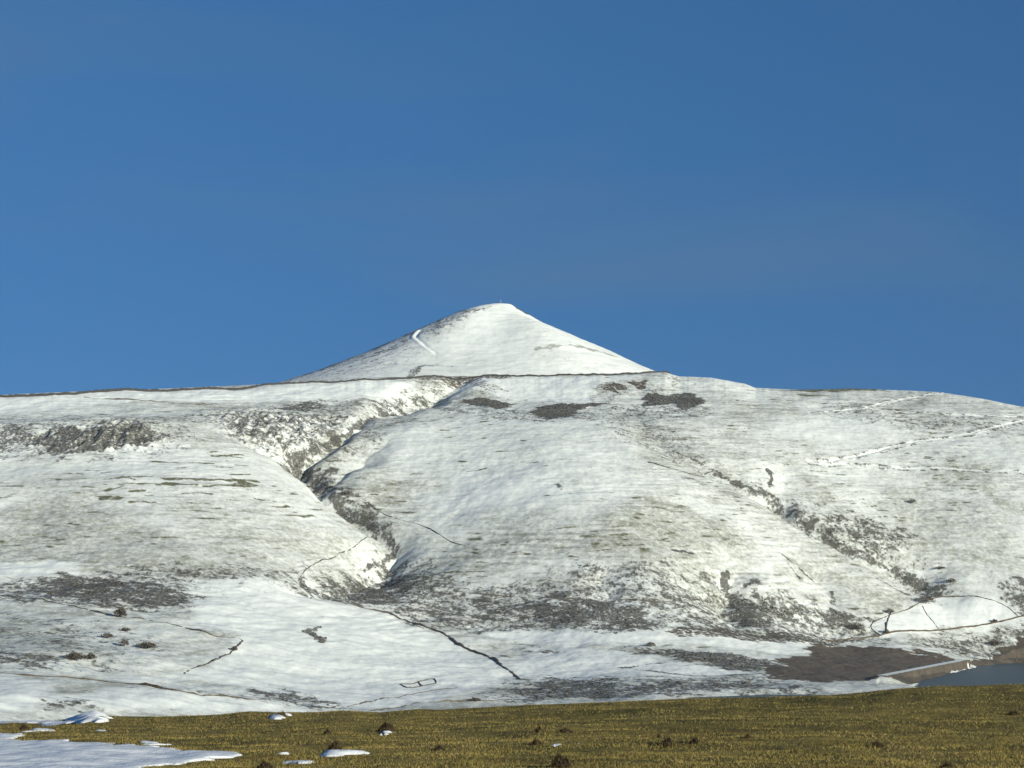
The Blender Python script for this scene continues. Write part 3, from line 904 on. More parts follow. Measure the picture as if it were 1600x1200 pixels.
mw, n_, l_, b_ = mat("reservoir_water")
g_ = G(n_, l_); co_ = g_.coord()
n_.remove(b_)
dif = n_.new("ShaderNodeBsdfDiffuse"); dif.inputs["Color"].default_value = (0.055, 0.085, 0.10, 1)
glo = n_.new("ShaderNodeBsdfGlossy"); glo.inputs["Color"].default_value = (0.9, 0.95, 1, 1); glo.inputs["Roughness"].default_value = 0.3
bp_ = n_.new("ShaderNodeBump"); bp_.inputs["Strength"].default_value = 0.9; bp_.inputs["Distance"].default_value = 0.35
l_.new(g_.noise(co_, 0.55, 4, 0.6, (0.7, 1.0, 1.0)), bp_.inputs["Height"]); l_.new(bp_.outputs["Normal"], glo.inputs["Normal"])
mx = n_.new("ShaderNodeMixShader"); mx.inputs["Fac"].default_value = 0.16
l_.new(dif.outputs[0], mx.inputs[1]); l_.new(glo.outputs[0], mx.inputs[2]); l_.new(mx.outputs[0], n_["Material Output"].inputs["Surface"])
d0, d1 = DAM
poly_sheet("reservoir_water", [(d0[0] - 14, d0[1] - 70), (210, 1205), (112, 1240), (92, 1160), (75, 990), (900, 900), (1400, 1500), (900, 1720), (d1[0] + 30, d1[1] + 70), (d1[0] + 3, d1[1]), (d0[0] + 3, d0[1])], Z_WATER, mw,
           kind="structure", label="slate blue reservoir behind the grassy dam")


# ------------------------------------------------------------------ walls
def wall_mesh(pts, h=1.3, w=0.9, base=0.5, step=2.6, material=None, dmax=2290.0, gaps=0.0, seed=1, world_pts=None):
    rg = np.random.default_rng(seed)
    line = catmull(hits(pts, dmax) if world_pts is None else np.array(world_pts), step)
    zz = sample(Z, line[:, 0], line[:, 1])
    t = np.gradient(line, axis=0); t /= np.maximum(np.linalg.norm(t, axis=1), 1e-6)[:, None]
    nrm = np.stack([-t[:, 1], t[:, 0]], 1)
    V, Fc = [], []
    prev = False
    for i in range(len(line)):
        hh = h * rg.uniform(0.72, 1.18) * (1.0 if gaps == 0 else float(np.clip(0.62 + 0.9 * perlin(i * 0.11, seed * 3.7) + 0.6 * perlin(i * 0.37, seed), 0.05, 1.2))); ww = w * rg.uniform(0.8, 1.2)
        c = line[i] + nrm[i] * rg.normal(0, 0.12)
        for sgn, zt, wf in ((-1, -base, 1.25), (-1, hh * 0.9, 0.7), (0, hh, 0.0), (1, hh * 0.9, 0.7), (1, -base, 1.25)):
            p = c + nrm[i] * sgn * ww * 0.5 * wf
            V.append((p[0], p[1], zz[i] + zt))
        if i and not (gaps > 0.12 and rg.random() < gaps * 0.5):
            a, b2 = 5 * (i - 1), 5 * i
            for k in range(4):
                Fc.append((a + k, a + k + 1, b2 + k + 1, b2 + k))
            if not prev:
                Fc.append((a, a + 1, a + 2, a + 3, a + 4))
            prev = True
        else:
            prev = False
    return V, Fc


def wall(label, pts, cat="wall", name="drystone_wall", material=None, group=None, **kw):
    V, Fc = wall_mesh(pts, seed=len(bpy.data.objects), **kw)
    return link(name, mesh_of(name, V, Fc, material or M_WALL), label=label, cat=cat, group=group or "drystone walls across the slopes")


wall("broad dark stone wall along the left end of the ridge skyline", [(-60, 622), (0, 620.5), (120, 616.5), (250, 612), (330, 608.5), (400, 605)], h=2.3, w=1.8, material=M_WALLD)
wall("thin brown wall along the ridge below the summit cone", [(400, 604), (480, 598.5), (610, 593.5), (700, 591.5), (850, 588.5), (1000, 584), (1046, 583)], h=1.7, w=1.2, material=M_WALLD)
wall("brown wall slanting down across the bright snow under the left ridge", [(132, 621), (210, 625), (270, 629), (332, 632)], h=0.9, material=M_WALLB, gaps=0.1)
wall("thin wall climbing from the winding gully across the middle hill", [(506, 757), (540, 773), (570, 782), (600, 804), (660, 822), (700, 845), (727, 853)], h=0.6, w=0.5, gaps=0.15)
wall("thin wall curving up the left side of the gully mouth", [(466, 908), (476, 892), (500, 877), (530, 865), (558, 851), (577, 840)], h=0.6, w=0.5, gaps=0.2)
wall("dark winding wall down the clean snow field from the gully mouth", [(520, 938), (560, 948), (610, 960), (660, 978), (692, 990), (718, 1008), (760, 1025), (788, 1043), (806, 1057), (812, 1062)], h=1.4, w=1.8, gaps=0.04)
wall("wall bounding the low left mound, turning sharply at its tip", [(-20, 928), (100, 945), (180, 963), (240, 971), (290, 982), (332, 993), (377, 999), (366, 1014), (345, 1028), (318, 1040), (288, 1053)], h=0.8, w=0.8, gaps=0.3)
wall("long brown wall across the near left snow slope", [(-30, 1052), (70, 1057), (180, 1067), (280, 1080), (340, 1087), (410, 1094)], h=1.0, w=0.9, gaps=0.08, material=M_WALLB)
wall("straight dark wall along the foot of the middle hill", [(720, 928), (800, 933), (900, 936), (965, 938), (1040, 941), (1110, 942)], h=0.9, w=0.7, gaps=0.15)
wall("wall along the road under the two white fields", [(1285, 1000), (1375, 994), (1460, 986), (1540, 976), (1588, 966), (1630, 957)], h=0.9, w=0.9, material=M_WALLB)
wall("wall round the top of the two white fields", [(1375, 993), (1362, 977), (1400, 958), (1432, 945), (1468, 934), (1540, 936), (1572, 948), (1592, 964)], h=0.75, w=0.6, gaps=0.1)
wall("wall splitting the small field from the large white field", [(1442, 948), (1448, 960), (1458, 972), (1465, 981)], h=0.8, w=0.8, gaps=0.05)
wall("short wall across the corner of the white fields", [(1392, 957), (1386, 972), (1384, 991)], h=1.1, gaps=0.1)
wall("thin wall running along the valley floor past the sheepfold", [(520, 1106), (580, 1097), (650, 1084), (715, 1074)], h=0.6, w=0.5, gaps=0.15)
wall("thin wall just above the moor grass in the middle", [(580, 1111), (640, 1102), (700, 1096), (800, 1096)], h=0.7, w=0.5, gaps=0.1)
wall("faint thin wall along the upper edge of the left gully slope", [(640, 655), (560, 680), (505, 704)], h=0.7, w=0.5, gaps=0.2)

# the sheepfold: two square pens side by side
fold = bpy.data.objects.new("sheepfold", None)
C.objects.link(fold)
fold["label"] = "small stone sheepfold of two square pens on the snow field"
fold["category"] = "sheepfold"
fw_ = hits([(626, 1069.5), (654, 1066), (679, 1061.5), (682, 1068.5), (660, 1072), (636, 1075.5)])
fold.location = (fw_[:, 0].mean(), fw_[:, 1].mean(), float(sample(Z, fw_[:, 0].mean(), fw_[:, 1].mean())))
for k, (i, j) in enumerate(((0, 1), (1, 2), (2, 3), (3, 4), (4, 5), (5, 0), (1, 4))):
    V, Fc = wall_mesh(None, h=0.45, w=0.6, seed=40 + k, world_pts=[fw_[i], fw_[j]])
    V = [(a - fold.location.x, b - fold.location.y, c - fold.location.z) for a, b, c in V]
    link("pen_wall", mesh_of("pen_wall", V, Fc, M_WALL), parent=fold)


# ------------------------------------------------------------------ heather and scrub standing in the snow
def clumps(P, r, h, rg):
    n = len(P)
    k = np.arange(4)
    a = rg.uniform(0, 6.3, n)[:, None] + k[None] * math.pi / 2 + rg.uniform(-0.4, 0.4, (n, 4))
    r = r[:, None]; h = h[:, None]
    rb = r * rg.uniform(0.7, 1.3, (n, 4)); rt = rb * rg.uniform(0.6, 0.95, (n, 4))
    base = np.stack([P[:, 0:1] + rb * np.cos(a), P[:, 1:2] + rb * np.sin(a), P[:, 2:3] + 0 * a - 0.35], -1)
    mid = np.stack([P[:, 0:1] + rt * np.cos(a), P[:, 1:2] + rt * np.sin(a), P[:, 2:3] + h * rg.uniform(0.5, 0.85, (n, 4))], -1)
    top = np.stack([P[:, 0] + rg.uniform(-.2, .2, n) * r[:, 0], P[:, 1] + rg.uniform(-.2, .2, n) * r[:, 0], P[:, 2] + h[:, 0]], -1)[:, None]
    V = np.concatenate([base, mid, top], 1)
    Ft = []
    for i in range(4):
        j = (i + 1) % 4
        Ft += [(i, j, 4 + j), (i, 4 + j, 4 + i), (4 + i, 4 + j, 8)]
    T = (np.array(Ft)[None] + 9 * np.arange(n)[:, None, None]).reshape(-1, 3)
    return V.reshape(-1, 3), T


def tri_mesh(name, V, T, material, smooth_=False):
    me = bpy.data.meshes.new(name)
    me.vertices.add(len(V)); me.vertices.foreach_set("co", V.astype(np.float32).ravel())
    me.loops.add(T.size); me.loops.foreach_set("vertex_index", T.astype(np.int32).ravel())
    me.polygons.add(len(T))
    me.polygons.foreach_set("loop_start", np.arange(0, T.size, 3, dtype=np.int32))
    me.polygons.foreach_set("loop_total", np.full(len(T), 3, dtype=np.int32))
    if smooth_:
        me.polygons.foreach_set("use_smooth", np.ones(len(T), bool))
    me.update(calc_edges=True)
    me.materials.append(material)
    return me


cellS = np.gradient(S)[None] * np.gradient(R)[:, None] * GR
cell_area = cellS.ravel()
for lab, idx, st in HZONES:
    dens = heather[idx]
    area = cell_area[idx]
    lump = 0.5 + 0.9 * perlin(xf[idx] / 7.0, yf[idx] / 10.0) + 0.4 * perlin(xf[idx] / 2.6, yf[idx] / 3.4)
    lam = area * np.clip(dens - 0.18, 0, 1) ** 1.5 * np.clip(lump + (dens - 0.6), 0, 1.2) * 0.16
    cnt = RNG.poisson(lam)
    src = np.repeat(idx, cnt)
    if len(src) == 0:
        continue
    if len(src) > 1800:
        src = RNG.choice(src, 1800, replace=False)
    px = xf[src] + RNG.uniform(-0.8, 0.8, len(src)); py = yf[src] + RNG.uniform(-1, 1, len(src))
    P = np.stack([px, py, sample(Z, px, py)], 1)
    V, T = clumps(P, RNG.uniform(0.45, 1.15, len(src)), RNG.uniform(0.3, 0.85, len(src)), RNG)
    link("heather", tri_mesh("heather", V, T, M_HEATH), kind="stuff", label=lab)


# ------------------------------------------------------------------ single shrubs, the bare tree, hedges
def twig_cloud(rx, ry, h, n, rg, size):
    """many small twig-sized blades filling a rounded, gappy crown"""
    d = rg.normal(size=(n, 3)); d /= np.linalg.norm(d, axis=1)[:, None]
    q = d * rg.uniform(0.35, 1.0, n)[:, None] ** 0.6
    lob = 1 + 0.28 * np.sin(d[:, 0] * 5 + d[:, 2] * 3) + 0.2 * rg.normal(size=n) * 0.6
    c = np.stack([q[:, 0] * rx * lob, q[:, 1] * ry * lob, h * 0.55 + q[:, 2] * h * 0.48 * lob], 1)
    a = rg.normal(size=(n, 3)); a /= np.linalg.norm(a, axis=1)[:, None]
    a[:, 2] = np.abs(a[:, 2]) + 0.3
    b = np.cross(a, rg.normal(size=(n, 3))); b /= np.linalg.norm(b, axis=1)[:, None]
    L = size * rg.uniform(0.6, 1.5, n)[:, None]
    V = np.stack([c - b * L * 0.3, c + b * L * 0.3, c + a * L], 1).reshape(-1, 3)
    return V, np.arange(len(V)).reshape(-1, 3)


def limbs(h, rg, k=5, r0=0.16, spread=0.5):
    V, Fc = [], []

    def tube(p, q, ra, rb):
        p, q = np.array(p), np.array(q)
        ax = (q - p) / max(np.linalg.norm(q - p), 1e-6)
        u = np.cross(ax, (0.3, 1, 0.2)); u /= np.linalg.norm(u); v = np.cross(ax, u)
        o = len(V)
        for c, r in ((p, ra), (q, rb)):
            for i in range(5):
                an = i * 2 * math.pi / 5
                V.append(c + r * (u * math.cos(an) + v * math.sin(an)))
        for i in range(5):
            j = (i + 1) % 5
            Fc.append((o + i, o + j, o + 5 + j, o + 5 + i))
    tube((0, 0, -0.3), (0, 0, h * 0.3), r0, r0 * 0.75)
    for i in range(k):
        an = i * 6.28 / k + rg.uniform(-.3, .3)
        e = (math.cos(an) * h * spread, math.sin(an) * h * spread, h * rg.uniform(0.7, 0.95))
        tube((0, 0, h * 0.25), e, r0 * 0.6, r0 * 0.15)
    return V, Fc


def shrub(name, label, cat, u, v, wpx, hpx, n=220, group=None, size=0.55, trunk=False):
    p = hit(u, v)
    d = p[1]
    w = wpx * d / F * (1.0 if trunk else 1.3); h = hpx * d / F * (1.0 if trunk else 0.8)
    z = float(sample(Z, p[0], p[1]))
    rg = np.random.default_rng(int(u * 7 + v))
    e = bpy.data.objects.new(name, None)
    C.objects.link(e)
    e.location = (p[0], p[1], z)
    e["label"] = label; e["category"] = cat
    if not trunk:
        e["group"] = group or "bushes scattered over the lower slopes"
    V, T = twig_cloud(w / 2, w / 2.4, h, n * 3, rg, size)
    link("crown", tri_mesh("crown", V, T, M_SHRUB), parent=e)
    V, Fc = limbs(h, rg, r0=0.22 if trunk else 0.1)
    link("trunk" if trunk else "stems", mesh_of("stems", V, Fc, M_SHRUB), parent=e)
    return e


SHRUBS = [
    ("bare_tree", "round bare grey tree alone on snow under the left heather band", "tree", 189, 965, 19, 14, 420, True),
    ("shrub", "dark wide bush nearest the wall tip on the low left mound", "bush", 231, 1014, 24, 12, 300, False),
    ("shrub", "thick round bush at the lower edge of the low left mound", "bush", 117, 1033, 20, 15, 320, False),
    ("shrub", "small bush just right of the thick round bush", "bush", 142, 1031, 13, 10, 160, False),
    ("shrub", "pale loose bush up the slope left of the dark wide bush", "bush", 194, 1010, 12, 12, 130, False),
    ("shrub", "straggling bush furthest up the low left mound", "bush", 168, 998, 16, 9, 130, False),
    ("shrub", "low bush by the wall under the lone bare tree", "bush", 196, 987, 14, 6, 110, False),
    ("shrub", "brown bush on the open slope left of the right-hand gully foot", "bush", 1425, 787, 12, 9, 150, False),
    ("shrub", "reddish brown bush above the large white field", "bush", 1487, 912, 14, 8, 150, False),
    ("shrub", "small bush on the slope above the reddish brown bush", "bush", 1470, 890, 14, 5, 110, False),
    ("shrub", "dense dark thicket at the upper corner between the white fields", "bush", 1447, 944, 24, 15, 420, False),
    ("shrub", "bush on the wall at the lower corner of the small field", "bush", 1385, 991, 8, 9, 110, False),
    ("shrub", "bush where two walls meet above the small field", "bush", 1391, 960, 12, 10, 140, False),
    ("shrub", "lone bush inside the lower edge of the large white field", "bush", 1554, 973, 8, 6, 90, False),
    ("shrub", "round grey bush at the end of the heather belt by the fields", "bush", 1340, 985, 22, 14, 300, False),
    ("shrub", "olive bush on the slope between the fields and the reservoir", "bush", 1554, 1010, 17, 11, 220, False),
    ("shrub", "single bush on the low white bank above the valley field", "bush", 1017, 1011, 13, 8, 130, False),
    ("shrub", "small bush by the wall corner on the left snow field", "bush", 366, 1018, 8, 8, 90, False),
    ("shrub", "tiny bush on the crest of the low wall in the valley middle", "bush", 742, 1096, 16, 6, 120, False),
    ("shrub", "small dark bush high in the winding gully", "bush", 541, 775, 12, 9, 130, False),
]
for nm, lab, cat, u, v, w_, h_, n, tr in SHRUBS:
    shrub(nm, lab, cat, u, v, w_, h_, n, trunk=tr)

# ------------------------------------------------------------------ summit cairn and post
def rock(r, rg):
    ph = (1 + 5 ** 0.5) / 2
    V = np.array([(-1, ph, 0), (1, ph, 0), (-1, -ph, 0), (1, -ph, 0), (0, -1, ph), (0, 1, ph), (0, -1, -ph), (0, 1, -ph), (ph, 0, -1), (ph, 0, 1), (-ph, 0, -1), (-ph, 0, 1)]) / 1.9
    V = V * rg.uniform(0.75, 1.2, (12, 1)) * np.array([1.25, 1.0, 0.75]) * r
    Fc = [(0, 11, 5), (0, 5, 1), (0, 1, 7), (0, 7, 10), (0, 10, 11), (1, 5, 9), (5, 11, 4), (11, 10, 2), (10, 7, 6), (7, 1, 8),
          (3, 9, 4), (3, 4, 2), (3, 2, 6), (3, 6, 8), (3, 8, 9), (4, 9, 5), (2, 4, 11), (6, 2, 10), (8, 6, 7), (9, 8, 1)]
    return V, Fc


rg = np.random.default_rng(3)
cx = ray(776, 475)[0] * CY
cairn = bpy.data.objects.new("summit_cairn", None); C.objects.link(cairn)
cairn.location = (cx, CY - 1, float(sample(Z, cx, CY - 1)))
cairn["label"] = "low stone cairn on the top of the snowy cone"; cairn["category"] = "cairn"
rocks = []
for k in range(3):
    V, Fc = rock(0.55, rg); rocks.append(mesh_of("stone", V, Fc, M_WALL))
for k in range(34):
    lay_ = 0 if k < 16 else (1 if k < 27 else 2)
    rr0 = (2.1, 1.4, 0.6)[lay_]
    a = rg.uniform(0, 6.28); r0 = rr0 * math.sqrt(rg.random())
    s_ = link("stone", rocks[k % 3], parent=cairn, loc=(r0 * math.cos(a), r0 * math.sin(a), 0.2 + 0.55 * lay_))
    s_.rotation_euler = (rg.uniform(-.4, .4), rg.uniform(-.4, .4), rg.uniform(0, 6))
px_ = ray(782.5, 475)[0] * CY
post = bpy.data.objects.new("marker_post", None); C.objects.link(post)
post.location = (px_, CY, float(sample(Z, px_, CY)))
post["label"] = "slim pale post standing beside the cairn on the summit"; post["category"] = "post"


def lathe(profile, n=8):
    V, Fc = [], []
    for r, z in profile:
        for i in range(n):
            V.append((r * math.cos(i * 6.28319 / n), r * math.sin(i * 6.28319 / n), z))
    for j in range(len(profile) - 1):
        for i in range(n):
            k = (i + 1) % n
            Fc.append((j * n + i, j * n + k, (j + 1) * n + k, (j + 1) * n + i))
    Fc.append(tuple(range((len(profile) - 1) * n, len(profile) * n)))
    return V, Fc


M_PALE = simple("pale_concrete", (0.45, 0.36, 0.33), (0.6, 0.5, 0.46), 2.0, bump=0)
V, Fc = lathe([(0.5, -0.4), (0.42, 0.6), (0.3, 0.75), (0.0, 0.76)]); link("footing", mesh_of("footing", V, Fc, M_PALE), parent=post)
V, Fc = lathe([(0.22, 0.7), (0.2, 4.6), (0.26, 4.65), (0.26, 4.9), (0.02, 5.0)]); link("shaft", mesh_of("shaft", V, Fc, M_PALE), parent=post)

# ------------------------------------------------------------------ the moor in the foreground
CREST = np.array([(-400, 1142), (0, 1131), (100, 1128), (135, 1124), (165, 1117), (185, 1121), (260, 1122), (350, 1119), (400, 1113.5), (440, 1115), (500, 1115), (540, 1112.5), (600, 1115),
                  (655, 1110), (690, 1111), (760, 1107), (820, 1104), (900, 1101), (950, 1099), (1060, 1094), (1200, 1091), (1290, 1088), (1345, 1083), (1380, 1079),
                  (1450, 1074), (1490, 1074), (1540, 1072), (1600, 1070.5), (2000, 1060)], float)
MS = np.concatenate([np.linspace(-0.8, -0.3, 50, endpoint=False), np.linspace(-0.3, 0.3, 620), np.linspace(0.3, 0.8, 51)[1:]])
MR = np.concatenate([np.geomspace(1.2, 14, 40, endpoint=False), np.linspace(14, 40, 260, endpoint=False), np.geomspace(40, 260, 60)])
MSg, MRg = np.meshgrid(MS, MR)
MX, MY = MSg * MRg, MRg
cres_u = 800 + MS * F * 0.985
cres_e = ray(cres_u, np.interp(cres_u, CREST[:, 0], CREST[:, 1]))[1]
DCR = 34.0
zcr = cres_e * DCR
zcr_s = np.interp(MS, [-0.8, -0.24, 0.0, 0.24, 0.8], [-2.35, -2.2, -2.02, -1.72, -1.5])
z19 = np.interp(MS, [-0.8, -0.24, 0.24, 0.8], [-1.76, -1.68, -1.62, -1.6])
tt = (MRg - 19) / (DCR - 19)
MZ = z19[None] * (1 - tt) + zcr_s[None] * tt
MZ = np.where(MRg < 19, z19[None] + (zcr_s - z19)[None] / 15 * (MRg - 19) * np.clip(MRg / 19, 0, 1), MZ)
over = np.maximum(MRg - DCR, 0)
MZ = MZ - 0.05 * over * np.minimum(over / 6, 1) - 0.0022 * over ** 2
MZ += (0.055 * fbm(MX / 2.6, MY / 2.2, 3) + 0.022 * perlin(MX / 0.55, MY / 0.6)) * sstep(60, 36, MRg)
visr = (MR > 24) & (MR < 60)
for _ in range(4):
    el = MZ[visr] / MR[visr][:, None]
    rk = np.convolve(np.pad(MR[visr][el.argmax(0)], 20, mode='edge'), np.ones(41) / 41, mode='valid')
    MZ += np.exp(-((MRg - rk[None]) / 5.0) ** 2) * ((cres_e + 0.0006) - el.max(0))[None] * rk[None]


def msample(x, y):
    x = np.asarray(x, float); y = np.asarray(y, float)
    s = x / y
    i = np.clip(np.searchsorted(MS, s) - 1, 0, len(MS) - 2); j = np.clip(np.searchsorted(MR, y) - 1, 0, len(MR) - 2)
    a = np.clip((s - MS[i]) / (MS[i + 1] - MS[i]), 0, 1); b = np.clip((y - MR[j]) / (MR[j + 1] - MR[j]), 0, 1)
    return (MZ[j, i] * (1 - a) + MZ[j, i + 1] * a) * (1 - b) + (MZ[j + 1, i] * (1 - a) + MZ[j + 1, i + 1] * a) * b


_mr = np.arange(14.0, 44.0, 0.05)


def mhit(u, v):
    s, e = ray(u, v)
    zz = msample(s * _mr, _mr)
    ab = zz >= e * _mr
    k = int(np.argmax(ab)) if ab.any() else int(np.argmax(zz / _mr))
    return np.array([s * _mr[k], _mr[k]])


def turf_material():
    m, n, l, b = mat("moor_turf")
    g = G(n, l); co = g.coord()
    a1 = g.noise(co, 0.9, 5, 0.65, (0.8, 1.2, 1)); a2 = g.noise(co, 7.0, 5, 0.7); a3 = g.noise(co, 0.33, 3, 0.5)
    c = g.mix(g.ramp(a1, 0.32, 0.68), (0.16, 0.122, 0.036), (0.27, 0.205, 0.060))
    c = g.mix(g.math("MULTIPLY", g.ramp(a3, 0.5, 0.72), 0.6), c, (0.055, 0.060, 0.016))
    c = g.mix(g.ramp(a2, 0.52, 0.72), c, (0.035, 0.024, 0.010))
    l.new(c, b.inputs["Base Color"])
    b.inputs["Roughness"].default_value = 0.95; b.inputs["Specular IOR Level"].default_value = 0.1
    bp = n.new("ShaderNodeBump"); bp.inputs["Strength"].default_value = 0.8; bp.inputs["Distance"].default_value = 0.05
    l.new(a2, bp.inputs["Height"]); l.new(bp.outputs["Normal"], b.inputs["Normal"])
    return m


moor_me = grid_mesh("moorland", np.stack([MX, MY, MZ], -1).reshape(-1, 3), len(MR), len(MS))
moor_me.materials.append(turf_material())
link("moorland", moor_me, kind="structure", label="olive brown moor turf in the foreground")

# ---- old snow lying on the turf: each patch its own thing, edges sinking into the ground
SNOW_POLYS = []


def snow_patch(label, pts, h, name="snow_patch", warp=0.17):
    poly = np.array([mhit(u, v) for u, v in pts])
    lo, hi = poly.min(0) - 0.5, poly.max(0) + 0.5
    nx = int(np.clip((hi[0] - lo[0]) / 0.05, 20, 150)); ny = int(np.clip((hi[1] - lo[1]) / 0.06, 20, 130))
    gx, gy = np.meshgrid(np.linspace(lo[0], hi[0], nx), np.linspace(lo[1], hi[1], ny))
    wx = gx + warp * (perlin(gx / 0.5, gy / 0.5) + 0.5 * perlin(gx / 0.2, gy / 0.2)); wy = gy + 1.6 * warp * (perlin(gx / 0.6 + 7, gy / 0.5) + 0.5 * perlin(gx / 0.2, gy / 0.2 + 3))
    sd = poly_sd(wx, wy, poly)
    SNOW_POLYS.append(poly)
    sc = max(0.12, min(hi[0] - lo[0], hi[1] - lo[1]) * 0.3)
    up = np.clip(sd / sc, 0, 1)
    gz = msample(gx, gy) + h * (up * up * (3 - 2 * up) * 0.7 + 0.3 * np.sqrt(up)) * (0.9 + 0.22 * perlin(gx / 0.4 + 5, gy / 0.35)) + np.where(sd < 0, sd * 0.8, 0) + 0.012 * (sd > 0) + 0.012 * perlin(gx / 0.35, gy / 0.35) * (sd > 0)
    keep = sd > -0.14
    V = np.stack([gx, gy, gz], -1).reshape(-1, 3)
    kf = keep.ravel()
    i = (np.arange(ny - 1)[:, None] * nx + np.arange(nx - 1)[None]).ravel()
    q = np.stack([i, i + 1, i + nx + 1, i + nx], 1)
    q = q[kf[q].all(1)]
    used = np.unique(q); mp_ = -np.ones(len(V), int); mp_[used] = np.arange(len(used))
    me = mesh_of(name, V[used], [tuple(map(int, f)) for f in mp_[q]], M_SNOW, True)
    return link(name, me, label=label, cat="snow patch", group="snow patches lying on the moor")


snow_patch("broad bluish snow sheet at the lower left corner of the moor", [(-60, 1158), (30, 1158), (120, 1159), (200, 1163), (222, 1168), (275, 1171), (300, 1175), (372, 1176), (378, 1180), (335, 1186), (350, 1190), (280, 1194), (240, 1198), (220, 1206), (-60, 1215)], 0.035)
snow_patch("narrow snow strip at the left edge above the broad sheet", [(-40, 1146), (20, 1147), (32, 1152), (15, 1155), (-40, 1156)], 0.05)
snow_patch("white snow bank on the moor edge in front of the near heather", [(102, 1128), (112, 1122), (122, 1117), (138, 1114), (152, 1115), (160, 1120), (166, 1126), (150, 1129), (120, 1132), (104, 1131)], 0.16, "snow_bank")
snow_patch("thin snow ledge left of the white snow bank on the moor edge", [(-40, 1128), (30, 1126), (100, 1126), (108, 1131), (60, 1131), (-40, 1132)], 0.05, "snow_bank")
snow_patch("small snow lump beside the dark hummock near the left edge", [(49, 1143), (56, 1140), (68, 1139), (73, 1142), (60, 1144)], 0.07)
snow_patch("snow lump on the moor edge below the near left slope", [(422, 1123), (428, 1118), (446, 1117), (450, 1121), (436, 1124)], 0.09)
snow_patch("snow tongue lying against the dark hummock at bottom middle", [(495, 1181), (508, 1177), (524, 1173), (534, 1176), (560, 1176), (580, 1176), (576, 1180), (540, 1180), (510, 1183)], 0.08, warp=0.08)
snow_patch("flat snow scrap left of the snow tongue", [(419, 1178), (430, 1176), (446, 1177), (444, 1180), (422, 1180)], 0.03)
snow_patch("long thin snow scrap at the bottom left of the snow tongue", [(430, 1193), (450, 1190), (480, 1192), (495, 1195), (470, 1195), (434, 1196)], 0.03)
snow_patch("bright snow lump at the foot of the tallest dark hummock", [(600, 1147), (604, 1143), (612, 1141), (618, 1143), (617, 1146), (606, 1147.5)], 0.08)
snow_patch("small snow scrap nearest the pair of low hummocks", [(860, 1166), (866, 1164), (878, 1164), (880, 1166), (870, 1167.5)], 0.03)
snow_patch("faint small snow scrap right of the other small scrap", [(906, 1166), (912, 1163.5), (918, 1165), (914, 1167)], 0.03)
snow_patch("thin snow sliver in the turf near the big left sheet", [(215, 1162), (240, 1160.5), (275, 1162), (268, 1164), (225, 1164.5)], 0.025)
snow_patch("snow crumb on the turf right of the white snow bank", [(130, 1143.5), (138, 1142), (146, 1143), (138, 1144.5)], 0.03)


def in_snow(x, y):
    m = np.zeros(x.shape, bool)
    for p in SNOW_POLYS:
        lo, hi = p.min(0) - 0.1, p.max(0) + 0.1
        b = (x > lo[0]) & (x < hi[0]) & (y > lo[1]) & (y < hi[1])
        k = np.nonzero(b)[0]
        if len(k):
            m[k] |= poly_sd(x[k] + 0.1 * perlin(x[k] / 0.3, y[k] / 0.3), y[k], p) > np.where(RNG.random(len(k)) < (0.015 if len(k) > 9000 else 0.07), 9.0, 0.30 * RNG.random(len(k)) ** 2 + 0.01)
    return m


# ---- grass
def blade_mat(name, stops):
    m, n, l, b = mat(name)
    g = G(n, l)
    at = n.new("ShaderNodeAttribute"); at.attribute_name = "tone"
    cr_ = n.new("ShaderNodeValToRGB")
    cr_.color_ramp.elements[0].position = stops[0][0]; cr_.color_ramp.elements[0].color = (*stops[0][1], 1)
    cr_.color_ramp.elements[1].position = stops[-1][0]; cr_.color_ramp.elements[1].color = (*stops[-1][1], 1)
    for p, c in stops[1:-1]:
        e = cr_.color_ramp.elements.new(p); e.color = (*c, 1)
    l.new(at.outputs["Fac"], cr_.inputs["Fac"]); l.new(cr_.outputs["Color"], b.inputs["Base Color"])
    b.inputs["Roughness"].default_value = 0.7; b.inputs["Specular IOR Level"].default_value = 0.2
    return m


M_GRASS = blade_mat("moor_grass", [(0.0, (0.090, 0.062, 0.022)), (0.28, (0.165, 0.118, 0.036)), (0.5, (0.205, 0.165, 0.046)), (0.75, (0.255, 0.188, 0.062)), (1.0, (0.31, 0.24, 0.095))])


def blades(P, h, w, rg, lean=0.5):
    n = len(P)
    a = rg.uniform(0, 6.283, n); le = lean * rg.uniform(0.2, 1.0, n) * h; la = rg.uniform(0, 6.283, n)
    dx_, dy_ = np.cos(a) * w * 0.5, np.sin(a) * w * 0.5
    V = np.empty((n, 3, 3))
    V[:, 0] = np.stack([P[:, 0] - dx_, P[:, 1] - dy_, P[:, 2] - 0.01], 1)
    V[:, 1] = np.stack([P[:, 0] + dx_, P[:, 1] + dy_, P[:, 2] - 0.01], 1)
    V[:, 2] = np.stack([P[:, 0] + le * np.cos(la), P[:, 1] + le * np.sin(la), P[:, 2] + h], 1)
    return V.reshape(-1, 3), np.arange(3 * n).reshape(-1, 3)


